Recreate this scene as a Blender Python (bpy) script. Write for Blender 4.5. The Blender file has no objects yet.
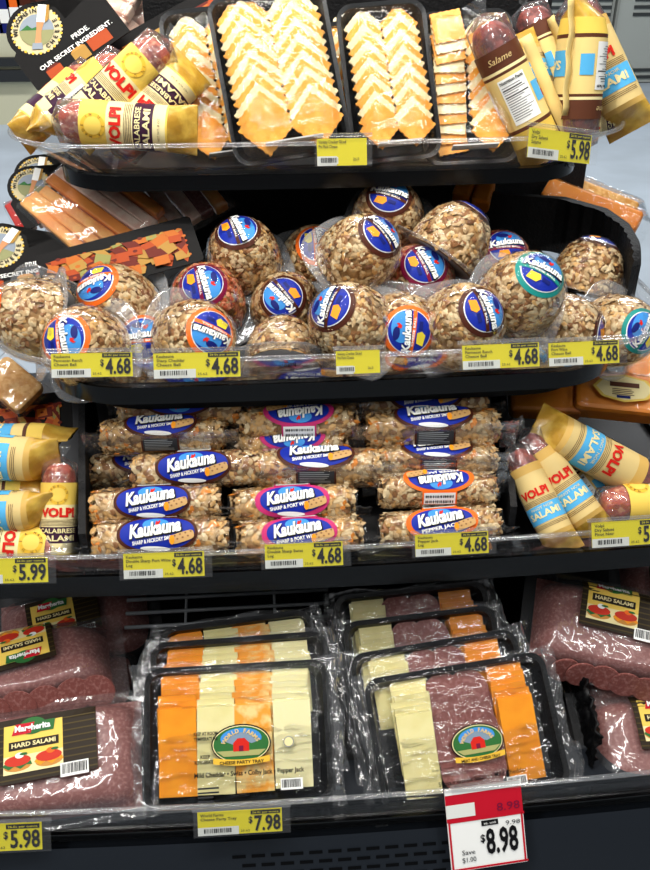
import bpy, math, random
from math import sin, cos, tan, pi, radians, sqrt, atan2
from mathutils import Vector, Matrix, noise

# ------------------------------------------------------------------ camera, world, light, exposure
SC = bpy.context.scene
COL = SC.collection
EYE = Vector((0.0, 0.0, 1.35))
PITCH, YAW, FPX = radians(32.0), radians(4.4), 880.0
cam_data = bpy.data.cameras.new('camera')
cam_data.sensor_fit = 'VERTICAL'
cam_data.sensor_height = 24.0
cam_data.lens = FPX / 870.0 * 24.0
cam_data.clip_start = 0.02
cam = bpy.data.objects.new('camera', cam_data)
cam.location = EYE
cam.rotation_euler = (pi / 2 - PITCH, 0, -YAW)
COL.objects.link(cam)
SC.camera = cam
SC.view_settings.view_transform = 'Standard'
SC.view_settings.look = 'None'
SC.view_settings.gamma = 1.0
SC.view_settings.use_curve_mapping = False
SC.view_settings.exposure = 0.22
SC.cycles.transparent_max_bounces = 40
SC.cycles.max_bounces = 8
SC.cycles.use_denoising = True
SC.cycles.caustics_reflective = False
SC.cycles.caustics_refractive = False

world = bpy.data.worlds.new('store_air')
SC.world = world
world.use_nodes = True
world.node_tree.nodes['Background'].inputs[0].default_value = (0.93, 0.96, 1.0, 1)
world.node_tree.nodes['Background'].inputs[1].default_value = 0.16

def area(name, loc, target, sx, sy, power, color=(1, 1, 1)):
    l = bpy.data.lights.new(name, 'AREA')
    l.shape = 'RECTANGLE'; l.size = sx; l.size_y = sy; l.energy = power; l.color = color
    o = bpy.data.objects.new(name, l)
    o.location = loc
    o.rotation_euler = (Vector(target) - Vector(loc)).to_track_quat('-Z', 'Y').to_euler()
    COL.objects.link(o)
    return o
# ceiling fluorescents of the store: rows of long tubes overhead
area('ceiling_tube_light', (0.1, 0.45, 3.3), (0.1, 0.45, 0), 2.6, 0.12, 30, (1, 0.98, 0.94))
area('ceiling_tube_light', (-1.3, -0.3, 3.0), (-0.6, 0.6, 0.6), 0.12, 2.6, 40, (1, 0.99, 0.96))
area('ceiling_tube_light', (1.1, -0.7, 3.3), (1.0, -0.4, 0), 0.12, 2.6, 26, (1, 0.99, 0.96))
area('ceiling_tube_light', (0.1, 2.9, 3.3), (0.1, 2.9, 0), 2.6, 0.12, 26, (1, 0.98, 0.94))
area('ceiling_tube_light', (2.4, 4.6, 3.3), (2.4, 4.6, 0), 2.6, 0.3, 90, (0.96, 0.98, 1))
area('ceiling_tube_light', (-2.4, 4.6, 3.3), (-2.4, 4.6, 0), 2.6, 0.3, 90, (0.98, 0.98, 1))
# canopy tube of the cooler itself, above the top shelf
area('canopy_tube_light', (0.09, 1.02, 1.95), (0.09, 1.22, 1.1), 0.9, 0.05, 7.0, (1, 0.95, 0.86))

# ------------------------------------------------------------------ rays through the picture -> world
CF = Vector((sin(YAW) * cos(PITCH), cos(YAW) * cos(PITCH), -sin(PITCH)))
CR = Vector((cos(YAW), -sin(YAW), 0))
CU = CR.cross(CF)
def ray(px, py):
    return CF + CR * ((px - 325.0) / FPX) + CU * ((435.0 - py) / FPX)
def at(px, py, Y):
    d = ray(px, py)
    return EYE + d * (Y / d.y)
def at_z(px, py, z):
    d = ray(px, py)
    return EYE + d * ((z - EYE.z) / d.z)
def atd(px, py, depth):
    return EYE + ray(px, py) * depth
def camv(a, b, c):
    return (CR * a + CU * b - CF * c).normalized()
def frame(P, X, Z):
    Z = Z.normalized()
    X = (X - Z * X.dot(Z)).normalized()
    Y = Z.cross(X)
    return Matrix(((X.x, Y.x, Z.x, P.x), (X.y, Y.y, Z.y, P.y), (X.z, Y.z, Z.z, P.z), (0, 0, 0, 1)))

# ------------------------------------------------------------------ materials
def lin(hx):
    hx = hx.lstrip('#')
    c = [int(hx[i:i + 2], 16) / 255 for i in (0, 2, 4)]
    return tuple(x / 12.92 if x <= 0.04045 else ((x + 0.055) / 1.055) ** 2.4 for x in c) + (1,)
MATS = {}
def base_mat(name):
    m = bpy.data.materials.new(name)
    m.use_nodes = True
    MATS[name] = m
    nt = m.node_tree
    return m, nt, nt.nodes, nt.links, nt.nodes['Principled BSDF']
def mat(name, hx, rough=0.5, spec=0.4, metal=0.0, coat=0.0, bump=0.0, bscale=200, hx2=None, nscale=60, ndetail=3, lo=0.4, hi=0.6, sss=0.0):
    m, nt, N, L, b = base_mat(name)
    b.inputs['Base Color'].default_value = lin(hx)
    b.inputs['Roughness'].default_value = rough
    b.inputs['Specular IOR Level'].default_value = spec
    b.inputs['Metallic'].default_value = metal
    b.inputs['Coat Weight'].default_value = coat
    b.inputs['Coat Roughness'].default_value = 0.08
    if sss:
        b.inputs['Subsurface Weight'].default_value = sss
        b.inputs['Subsurface Radius'].default_value = (0.006, 0.004, 0.002)
    tc = N.new('ShaderNodeTexCoord')
    if hx2:
        n = N.new('ShaderNodeTexNoise'); n.inputs['Scale'].default_value = nscale; n.inputs['Detail'].default_value = ndetail
        L.new(tc.outputs['Object'], n.inputs['Vector'])
        r = N.new('ShaderNodeValToRGB')
        r.color_ramp.elements[0].position = lo; r.color_ramp.elements[0].color = lin(hx)
        r.color_ramp.elements[1].position = hi; r.color_ramp.elements[1].color = lin(hx2)
        L.new(n.outputs['Fac'], r.inputs['Fac']); L.new(r.outputs['Color'], b.inputs['Base Color'])
    if bump:
        n = N.new('ShaderNodeTexNoise'); n.inputs['Scale'].default_value = bscale; n.inputs['Detail'].default_value = 4
        L.new(tc.outputs['Object'], n.inputs['Vector'])
        bp = N.new('ShaderNodeBump'); bp.inputs['Strength'].default_value = bump; bp.inputs['Distance'].default_value = 0.002
        L.new(n.outputs['Fac'], bp.inputs['Height']); L.new(bp.outputs['Normal'], b.inputs['Normal'])
    return m
def film(name, rough=0.06, lo=0.05, hi=0.55, bump=0.6, bscale=55, tint='#FFFFFF', stretch=(1, 1, 1), milk=0.0):
    """thin clear plastic: see-through where faced, shiny at a slant and in its creases"""
    m, nt, N, L, b = base_mat(name)
    N.remove(b)
    out = N['Material Output']
    tr = N.new('ShaderNodeBsdfTransparent'); tr.inputs[0].default_value = lin(tint)
    gl = N.new('ShaderNodeBsdfGlossy'); gl.inputs['Roughness'].default_value = rough
    tc = N.new('ShaderNodeTexCoord')
    lw = N.new('ShaderNodeLayerWeight'); lw.inputs['Blend'].default_value = 0.25
    if bump:
        mp = N.new('ShaderNodeMapping'); mp.inputs['Scale'].default_value = stretch
        n = N.new('ShaderNodeTexNoise'); n.inputs['Scale'].default_value = bscale; n.inputs['Detail'].default_value = 2.5
        n.inputs['Distortion'].default_value = 0.6
        L.new(tc.outputs['Object'], mp.inputs['Vector']); L.new(mp.outputs['Vector'], n.inputs['Vector'])
        bp = N.new('ShaderNodeBump'); bp.inputs['Strength'].default_value = bump; bp.inputs['Distance'].default_value = 0.006
        L.new(n.outputs['Fac'], bp.inputs['Height'])
        L.new(bp.outputs['Normal'], gl.inputs['Normal']); L.new(bp.outputs['Normal'], lw.inputs['Normal'])
    mr = N.new('ShaderNodeMapRange')
    mr.inputs['To Min'].default_value = lo; mr.inputs['To Max'].default_value = hi
    L.new(lw.outputs['Fresnel'], mr.inputs['Value'])
    mx = N.new('ShaderNodeMixShader')
    L.new(mr.outputs['Result'], mx.inputs['Fac']); L.new(tr.outputs[0], mx.inputs[1]); L.new(gl.outputs[0], mx.inputs[2])
    last = mx
    if milk:
        df = N.new('ShaderNodeBsdfDiffuse'); df.inputs[0].default_value = (0.85, 0.87, 0.9, 1)
        m2 = N.new('ShaderNodeMixShader'); m2.inputs['Fac'].default_value = milk
        L.new(mx.outputs[0], m2.inputs[1]); L.new(df.outputs[0], m2.inputs[2]); last = m2
    L.new(last.outputs[0], out.inputs['Surface'])
    return m

mat('floor', '#A9B4BE', 0.55, 0.3, hx2='#9FA9B2', nscale=2)
mat('black_plastic', '#08080A', 0.45, 0.25)
mat('black_matte', '#08080A', 0.6, 0.3, bump=0.8, bscale=260)
mat('black_gloss', '#050506', 0.16, 0.22)
mat('charcoal', '#181D24', 0.5, 0.25)
mat('slot_black', '#030406', 0.8, 0.1)
mat('wire', '#7C8084', 0.35, 0.5)
mat('steel', '#8F9499', 0.3, 0.5, metal=0.8)
mat('locker', '#A6AAA4', 0.5, 0.3)
mat('locker_edge', '#8C8E88', 0.5, 0.3)
mat('louver', '#3A3D3E', 0.7, 0.2)
mat('bunker', '#C9C6A9', 0.5, 0.3)
mat('bunker_band', '#26282A', 0.5, 0.3)
film('acrylic', 0.05, 0.01, 0.28, 0, milk=0.012)
film('acrylic_rim', 0.12, 0.10, 0.45, 0, milk=0.05)
film('tag_sleeve', 0.12, 0.04, 0.4, 0, milk=0.03)
mat('card_black', '#0C0A0A', 0.6, 0.15)
film('wrap', 0.07, 0.03, 0.55, 0.9, 60)
film('wrap_tray', 0.08, 0.03, 0.75, 1.0, 24, stretch=(1, 3.4, 1))
film('wrap_crumple', 0.12, 0.12, 0.85, 1.0, 45, milk=0.04)
film('wrap_pack', 0.10, 0.05, 0.7, 0.9, 22, milk=0.035)
film('blister', 0.10, 0.0, 0.30, 0.5, 60)
film('blister_flange', 0.10, 0.08, 0.55, 0.4, 30, milk=0.10)
film('blister_base', 0.10, 0.2, 0.6, 0.3, 30, milk=0.45)
# nuts
mat('nut_body', '#8E6A40', 0.6, 0.3, hx2='#B49264', nscale=90)
mat('nut_cream', '#D2BA90', 0.5, 0.35, coat=0.2)
mat('nut_tan', '#BC9C70', 0.5, 0.35, coat=0.2)
mat('nut_gold', '#CCA064', 0.5, 0.35, coat=0.2)
mat('nut_brown', '#8E6038', 0.5, 0.35, coat=0.2)
mat('nut_dark', '#6A4426', 0.5, 0.35, coat=0.2)
mat('nut_orange', '#D9822B', 0.5, 0.35, coat=0.2)
mat('wine_body', '#A85A3C', 0.6, 0.3, hx2='#B4552E', nscale=90)
mat('wine_pink', '#D88C6C', 0.5, 0.35, coat=0.2)
mat('wine_red', '#B85838', 0.5, 0.35, coat=0.2)
# print colours
for n_, h_ in dict(p_white='#F4F4F0', p_black='#0E0E10', p_blue='#152B9C', p_sky='#3F8FD8', p_navy='#141F6B', p_orange='#EE6A1C',
                   p_cheese='#F39A1E', p_yellowcheese='#E8D23A', p_teal='#1E8C84', p_maroon='#7A1238', p_brown='#4A2113', p_pink='#C2306C',
                   p_red='#D02318', p_tag='#EADB1C', p_tagwhite='#E4E6DE', p_grey='#8A8D8E', p_darkgrey='#303134', p_gold='#E8B83C',
                   p_gold_light='#EFCB5C', p_cream='#EEDFA6', p_tan='#DDC084', p_kraft='#D3AA5C', p_goldcream='#EBCF86', p_purple='#3E1F38', p_cocoa='#5A3322',
                   p_paleblue='#55AEE0', p_green='#2F6B34', p_field='#A9A86A', p_hill='#7F93A8', p_skin='#C98B5E', p_seal='#DCCFA6',
                   p_cubeorange='#A84210', p_cubered='#641A08', p_cubecream='#AA8038', p_cubegreen='#8E8A4A', p_cubeamber='#B8621C', p_wheat='#DABF80', p_seal2='#CDBF96', p_stone='#8A94A0', p_meadow='#8E8E62', p_salered='#C4142A',
                   p_labelbrown='#2A2014', p_labelolive='#4A3D1C', p_tomato='#C8321E', p_bread='#C98A3C').items():
    mat(n_, h_, 0.5, 0.16)
mat('p_foil', '#D9B24A', 0.3, 0.5, coat=0.4, bump=0.7, bscale=90, hx2='#B98B2C', nscale=40)
mat('tray_black', '#16181B', 0.38, 0.4, bump=0.2, bscale=300)
mat('cheddar', '#F29A1C', 0.42, 0.4, sss=0.15, hx2='#EE9016', nscale=30)
mat('cheddar_pale', '#FBB53A', 0.42, 0.4, sss=0.15)
mat('swiss', '#EDE3A6', 0.42, 0.4, sss=0.15, hx2='#E6DB98', nscale=30)
mat('pepper_jack', '#F0E8B4', 0.42, 0.4, sss=0.15)
mat('colby', '#F3A43A', 0.42, 0.4, sss=0.15, hx2='#F5D68E', nscale=55, lo=0.42, hi=0.58)
mat('white_cheese', '#F5E8BE', 0.45, 0.4, sss=0.1, hx2='#EEDCA4', nscale=90)
mat('orange_cheese', '#FBB348', 0.45, 0.4, sss=0.1, hx2='#F5A030', nscale=90)
mat('salami', '#824A44', 0.42, 0.4, hx2='#A2706A', nscale=260, lo=0.48, hi=0.72, bump=0.3, bscale=160)
mat('salami_rind', '#7A2B22', 0.4, 0.45, hx2='#A8493A', nscale=110, lo=0.45, hi=0.6, bump=0.5, bscale=120)
mat('salami_bright', '#B8482E', 0.35, 0.5, hx2='#E09A78', nscale=150, lo=0.5, hi=0.66, bump=0.6, bscale=140)
mat('smoked', '#FAB45E', 0.4, 0.4, hx2='#EE9444', nscale=45)
mat('smoked_pink', '#EDBCA6', 0.4, 0.4, hx2='#F8DAC6', nscale=60)
mat('orange_block', '#F0922E', 0.4, 0.4, hx2='#E88424', nscale=20)
mat('waffle', '#C98A3A', 0.5, 0.3, hx2='#E2B06A', nscale=120)

# ------------------------------------------------------------------ mesh helper
_txt = {}
def textgeo(s, bold=0.0):
    k = (s, bold)
    if k not in _txt:
        cu = bpy.data.curves.new('t', 'FONT')
        cu.body = s; cu.size = 1.0; cu.align_x = 'CENTER'; cu.align_y = 'CENTER'; cu.resolution_u = 2; cu.offset = bold
        o = bpy.data.objects.new('t', cu); COL.objects.link(o)
        dg = bpy.context.evaluated_depsgraph_get()
        me = bpy.data.meshes.new_from_object(o.evaluated_get(dg))
        vs = [(v.co.x, v.co.y) for v in me.vertices]
        fs = [tuple(p.vertices) for p in me.polygons]
        bpy.data.objects.remove(o); bpy.data.curves.remove(cu); bpy.data.meshes.remove(me)
        _txt[k] = (vs, fs)
    return _txt[k]
def flat(u, v, h): return Vector((u, v, h))

class M:
    def __init__(s): s.v = []; s.f = []; s.m = []; s.slots = []
    def slot(s, n):
        if n not in s.slots: s.slots.append(n)
        return s.slots.index(n)
    def add(s, vs, fs, m):
        o = len(s.v); k = s.slot(m)
        s.v += [tuple(p) for p in vs]
        for f in fs: s.f.append(tuple(o + i for i in f)); s.m.append(k)
    def box(s, c, d, m, R=None):
        x, y, z = d[0] / 2, d[1] / 2, d[2] / 2
        vs = [Vector(p) for p in ((-x, -y, -z), (x, -y, -z), (x, y, -z), (-x, y, -z), (-x, -y, z), (x, -y, z), (x, y, z), (-x, y, z))]
        if R: vs = [R @ p for p in vs]
        c = Vector(c)
        s.add([p + c for p in vs], [(3, 2, 1, 0), (4, 5, 6, 7), (0, 1, 5, 4), (1, 2, 6, 5), (2, 3, 7, 6), (3, 0, 4, 7)], m)
    def prism(s, pts, z0, z1, m, fn=None):
        n = len(pts)
        vs = [(p[0], p[1], z0) for p in pts] + [(p[0], p[1], z1) for p in pts]
        if fn: vs = [fn(*p) for p in vs]
        s.add(vs, [tuple(range(n - 1, -1, -1)), tuple(range(n, 2 * n))] + [(i, (i + 1) % n, n + (i + 1) % n, n + i) for i in range(n)], m)
    def grid(s, fn, nu, nv, m, closed_u=False):
        vs = [fn(i / (nu if closed_u else nu - 1), j / (nv - 1)) for j in range(nv) for i in range(nu)]
        fs = []
        for j in range(nv - 1):
            for i in range(nu if closed_u else nu - 1):
                i2 = (i + 1) % nu
                fs.append((j * nu + i, j * nu + i2, (j + 1) * nu + i2, (j + 1) * nu + i))
        s.add(vs, fs, m)
    def tube(s, pts, r, m, n=8, caps=True):
        pts = [Vector(p) for p in pts]
        rings = []
        up = Vector((0, 0, 1))
        for i, p in enumerate(pts):
            t = (pts[min(i + 1, len(pts) - 1)] - pts[max(i - 1, 0)]).normalized()
            a = t.cross(up)
            if a.length < 1e-4: a = t.cross(Vector((0, 1, 0)))
            a.normalize(); b = a.cross(t)
            rr = r[i] if isinstance(r, (list, tuple)) else r
            rings.append([p + a * (rr * cos(2 * pi * k / n)) + b * (rr * sin(2 * pi * k / n)) for k in range(n)])
        vs = [q for g in rings for q in g]
        fs = [(i * n + k, (i + 1) * n + k, (i + 1) * n + (k + 1) % n, i * n + (k + 1) % n) for i in range(len(pts) - 1) for k in range(n)]
        if caps:
            fs.append(tuple(range(n))); fs.append(tuple((len(pts) - 1) * n + k for k in range(n - 1, -1, -1)))
        s.add(vs, fs, m)
    # ---- printing on a sheet fn(u, v, height)
    def rect(s, fn, u0, v0, u1, v1, m, h=0.0003, nu=2, nv=2):
        s.grid(lambda a, b: fn(u0 + (u1 - u0) * a, v0 + (v1 - v0) * b, h), nu, nv, m)
    def poly(s, fn, pts, m, h=0.0003):
        s.add([fn(p[0], p[1], h) for p in pts], [tuple(range(len(pts)))], m)
    def oval(s, fn, cu, cv, ru, rv, m, h=0.0003, rings=3, n=28, rot=0, pw=2.0):
        vs = [fn(cu, cv, h)]
        for r in range(1, rings + 1):
            for k in range(n):
                a = 2 * pi * k / n
                ca, sa = cos(a), sin(a)
                x = (abs(ca) ** (2 / pw)) * (1 if ca > 0 else -1) * ru * r / rings
                y = (abs(sa) ** (2 / pw)) * (1 if sa > 0 else -1) * rv * r / rings
                vs.append(fn(cu + x * cos(rot) - y * sin(rot), cv + x * sin(rot) + y * cos(rot), h))
        fs = [(0, 1 + k, 1 + (k + 1) % n) for k in range(n)]
        for r in range(rings - 1):
            a0 = 1 + r * n; b0 = a0 + n
            fs += [(a0 + k, b0 + k, b0 + (k + 1) % n, a0 + (k + 1) % n) for k in range(n)]
        s.add(vs, fs, m)
    def text(s, fn, t, cu, cv, size, m, rot=0.0, sx=1.0, h=0.0008, bold=0.0, slant=0.0, fit=None):
        vs, fs = textgeo(t, bold)
        if not vs: return
        if fit:
            w = max(p[0] for p in vs) - min(p[0] for p in vs)
            sx = fit / (w * size)
        c, d = cos(rot), sin(rot)
        out = []
        for x, y in vs:
            x, y = (x + slant * y) * size * sx, y * size
            out.append(fn(cu + x * c - y * d, cv + x * d + y * c, h))
        s.add(out, fs, m)
    def arctext(s, fn, t, cu, cv, r, a0, a1, size, m, h=0.0008, bold=0.0, inward=False):
        n = len(t)
        for i, ch in enumerate(t):
            if ch == ' ': continue
            a = a0 + (a1 - a0) * (i + 0.5) / n
            rot = a - pi / 2 if not inward else a + pi / 2
            s.text(fn, ch, cu + r * cos(a), cv + r * sin(a), size, m, rot=rot, h=h, bold=bold)
    def barcode(s, fn, u0, v0, u1, v1, h=0.0006, seed=1, along_v=False, bg='p_white'):
        rg = random.Random(seed)
        s.rect(fn, u0, v0, u1, v1, bg, h, 3, 3)
        a0, a1 = (v0, v1) if along_v else (u0, u1)
        x = a0 + (a1 - a0) * 0.06
        while x < a1 - (a1 - a0) * 0.08:
            w = (a1 - a0) * rg.choice((0.015, 0.025, 0.04))
            if along_v: s.rect(fn, u0 + (u1 - u0) * .12, x, u1 - (u1 - u0) * .2, x + w, 'p_black', h + 0.0003)
            else: s.rect(fn, x, v0 + (v1 - v0) * .2, x + w, v1 - (v1 - v0) * .1, 'p_black', h + 0.0003)
            x += w + (a1 - a0) * rg.choice((0.015, 0.03))
    def lines(s, fn, u0, v0, u1, v1, n, m, h=0.0006, seed=0, fill=0.45):
        rg = random.Random(seed)
        for i in range(n):
            v = v1 + (v0 - v1) * (i + 0.5) / n
            hh = abs(v1 - v0) / n * fill / 2
            s.rect(fn, u0, v - hh, u0 + (u1 - u0) * rg.uniform(0.7, 1), v + hh, m, h)
    def build(s, name, parent=None, smooth=False, sharp=None):
        me = bpy.data.meshes.new(name)
        me.from_pydata(s.v, [], s.f)
        for n in s.slots: me.materials.append(MATS[n])
        me.polygons.foreach_set('material_index', s.m)
        if smooth: me.polygons.foreach_set('use_smooth', [True] * len(me.polygons))
        me.update()
        if smooth and sharp: me.set_sharp_from_angle(angle=radians(sharp))
        o = bpy.data.objects.new(name, me)
        COL.objects.link(o)
        if parent: o.parent = parent
        return o

def tag(o, label, cat, group=None, kind=None):
    if label: o['label'] = label
    if cat: o['category'] = cat
    if group: o['group'] = group
    if kind: o['kind'] = kind
    return o
def structure(o): o['kind'] = 'structure'; return o
def thing(name, label=None, cat=None, group=None):
    o = bpy.data.objects.new(name, None)
    o.empty_display_size = 0.02
    COL.objects.link(o)
    return tag(o, label, cat, group)
KIDS = {}
def kids_of(r): return [o for o in COL.objects if o.parent == r]
def dup(root, mw, label, group=None):
    c = root.copy(); COL.objects.link(c)
    for k in KIDS.setdefault(root.name, kids_of(root)):
        d = k.copy(); COL.objects.link(d); d.parent = c
        for g in KIDS.setdefault(k.name, kids_of(k)):
            e = g.copy(); COL.objects.link(e); e.parent = d
    c.matrix_world = mw
    c['label'] = label
    if group: c['group'] = group
    return c
def drop(root):
    for k in kids_of(root):
        for g in kids_of(k): bpy.data.objects.remove(g)
        bpy.data.objects.remove(k)
    bpy.data.objects.remove(root)
def chaikin(pts, n=2):
    for _ in range(n):
        q = []
        for i in range(len(pts)):
            a, b = pts[i], pts[(i + 1) % len(pts)]
            q += [(a[0] * .75 + b[0] * .25, a[1] * .75 + b[1] * .25), (a[0] * .25 + b[0] * .75, a[1] * .25 + b[1] * .75)]
        pts = q
    return pts
def rrect(w, h, r, n=5, cx=0, cy=0):
    pts = []
    for sx, sy, a in ((1, 1, 0), (-1, 1, pi / 2), (-1, -1, pi), (1, -1, 1.5 * pi)):
        for k in range(n + 1):
            t = a + pi / 2 * k / n
            pts.append((cx + sx * (w / 2 - r) + r * cos(t), cy + sy * (h / 2 - r) + r * sin(t)))
    return pts

# ------------------------------------------------------------------ setting: floor, store beyond
XC = 0.09
m = M(); m.box((0, 4.5, -0.02), (14, 14, 0.04), 'floor')
structure(m.build('floor'))
for nm_, c_, d_ in (('wall_back', (0, 11.5, 1.7), (14, .1, 3.5)), ('wall_left', (-7, 4.5, 1.7), (.1, 14, 3.5)), ('wall_right', (7, 4.5, 1.7), (.1, 14, 3.5))):
    m = M(); m.box(c_, d_, 'locker'); structure(m.build(nm_))
# ------------------------------------------------------------------ store beyond the display
def louver_cabinet(px0, px1, groups, label):
    t = thing('louvered_cabinet', label, 'cabinet', 'grey louvered cabinets across the aisle')
    Y = 7.3
    a = at(px0, 60, Y); b = at(px1, 60, Y); z1 = at(620, -25, Y).z
    z0 = at(620, 84, Y).z
    w = b.x - a.x
    t.location = ((a.x + b.x) / 2, Y, 0)
    k = M(); k.box((0, 0.25, (z0 + z1) / 2), (w - 0.02, 0.5, z1 - z0), 'locker'); k.build('body', t)
    k = M(); k.box((0, 0.28, z0 / 2), (w, 0.5, z0), 'slot_black'); k.build('kick_plate', t)
    for s in (-1, 1):
        k = M(); k.box((s * (w / 2 - 0.02), -0.006, (z0 + z1) / 2), (0.02, 0.012, z1 - z0), 'locker_edge'); k.build('edge_trim', t)
    for py in groups:
        zc = at(620, py, Y).z
        k = M()
        for i in (-1, 0, 1): k.box((0.06, -0.004, zc + i * 0.052), (w * 0.74, 0.012, 0.022), 'louver')
        k.build('louver_panel', t)
louver_cabinet(525, 607, (7,), 'grey cabinet with dark louvers, left of the seam beyond the salamis')
louver_cabinet(607, 690, (7, 77), 'grey cabinet with two louver groups at the far right edge')
t = thing('freezer_bunker', 'beige freezer case with dark bumpers far beyond the left sign', 'freezer')
Y = 6.2
zz = lambda py: at(10, py, Y).z
xa, xb = at(-160, 50, Y).x, at(34, 50, Y).x
t.location = ((xa + xb) / 2, Y, 0)
k = M(); k.box((0, 0.5, zz(36) / 2), (xb - xa, 1.0, zz(36)), 'bunker'); k.build('body', t)
for py, d in ((61, 0.05), (75, 0.07)):
    k = M(); k.box((0, -0.02, zz(py)), (xb - xa, 0.05, d), 'bunker_band'); k.build('bumper', t)
rg = random.Random(5)
for i in range(16):
    x = at(-40 + i * 5.2, 20, Y + 0.3).x
    h = rg.uniform(0.14, 0.24)
    k = M(); k.box((0, 0, h / 2), (0.085, 0.16, h), rg.choice(['p_maroon', 'p_orange', 'p_cream', 'p_navy', 'p_gold', 'p_brown']))
    k.rect(lambda u, v, hh: Vector((u, -0.08 - hh, v)), -0.03, h * .3, 0.03, h * .7, rg.choice(['p_white', 'p_gold', 'p_red']), 0.002)
    o = k.build('food_carton')
    o.location = (x, Y + 0.2 + 0.2 * (i % 2), zz(36))
    tag(o, 'small carton in the far freezer case beyond the left sign', 'carton', 'cartons in the far freezer')

# ------------------------------------------------------------------ the cooler: body, column, back panels
def box_at(name, parent, x0, x1, y0, y1, z0, z1, mt):
    k = M(); k.box(((x0 + x1) / 2, (y0 + y1) / 2, (z0 + z1) / 2), (x1 - x0, y1 - y0, z1 - z0), mt)
    return k.build(name, parent)
BOW = 0.06
SH = {}
for i, (yf, py) in enumerate(((1.112, 143), (0.886, 356), (0.771, 548), (0.606, 799)), 1):
    SH[i] = (yf, at(330, py, yf).z)
Z1, Z2, Z3, Z4 = (SH[i][1] for i in (1, 2, 3, 4))
cooler = thing('display_cooler', 'black refrigerated island display under all the shelves', 'cooler')
D4 = Z4 - 0.054
box_at('base_cabinet', cooler, -0.62, 0.80, 0.64, 1.75, 0.0, D4, 'charcoal')
box_at('column', cooler, -0.16, 0.34, 1.47, 1.56, D4, Z1 + 0.26, 'black_matte')
def panel(px0, px1, py, Y, z0, z1):
    box_at('back_panel', cooler, at(px0, py, Y).x, at(px1, py, Y).x, Y, Y + 0.012, z0, z1, 'black_matte')
panel(222, 545, 60, 1.44, Z1 - 0.05, Z1 + 0.29)
panel(192, 575, 240, 1.40, Z2 - 0.05, Z1 - 0.06)
panel(60, 520, 420, 1.26, Z3 - 0.05, Z2 - 0.06)
panel(-80, 720, 600, 1.12, Z4 - 0.06, Z3 - 0.06)
k = M()                                                       # perforated intake grille, sloping out below the front
GT0, GB0 = Vector((0, .598, D4)), Vector((0, .475, D4 - .22))
gd = (GB0 - GT0).normalized(); gn = Vector((0, gd.z, -gd.y)); gl = (GB0 - GT0).length
gn = gn if gn.y < 0 else -gn
def gf(x, s, h): return Vector((x, BOW * (x - XC) ** 2, 0)) + GT0 + gd * s + gn * h
k.grid(lambda u, v: gf(XC - .71 + 1.42 * u, gl * v, 0), 40, 2, 'charcoal')
k.grid(lambda u, v: gf(XC - .71 + 1.42 * u, gl * v, -.02), 40, 2, 'charcoal')
for r in range(13):
    for c in range(34):
        x = XC - 0.60 + c * 0.0215 + (0.0107 if r % 2 else 0)
        if -.06 < x < XC + 0.31:
            s_ = .016 + r * .0105
            k.add([gf(x, s_, .0006), gf(x + .0150, s_, .0006), gf(x + .0150, s_ + .0038, .0006), gf(x, s_ + .0038, .0006)], [(0, 1, 2, 3)], 'slot_black')
k.build('intake_grille', cooler)
# ------------------------------------------------------------------ bow-fronted shelves with clear front guards
def bin_path(hw, yf, rc, yb, o=0.0):
    hw += o; yf -= o; rc = rc + o
    fy = lambda x: yf + BOW * (x - XC) ** 2
    ye = fy(XC + hw - rc)
    pts = [(XC - hw, yb), (XC - hw, (yb + ye + rc) / 2)]
    for k in range(11):
        a = pi + (pi / 2) * k / 10
        pts.append((XC - hw + rc + rc * cos(a), ye + rc + rc * sin(a)))
    for k in range(1, 20):
        x = XC - hw + rc + (2 * hw - 2 * rc) * k / 20
        pts.append((x, fy(x)))
    for k in range(11):
        a = 1.5 * pi + (pi / 2) * k / 10
        pts.append((XC + hw - rc + rc * cos(a), ye + rc + rc * sin(a)))
    pts += [(XC + hw, (yb + ye + rc) / 2), (XC + hw, yb)]
    return pts
def front_y(i, x):
    return SH[i][0] + BOW * (x - XC) ** 2
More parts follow.
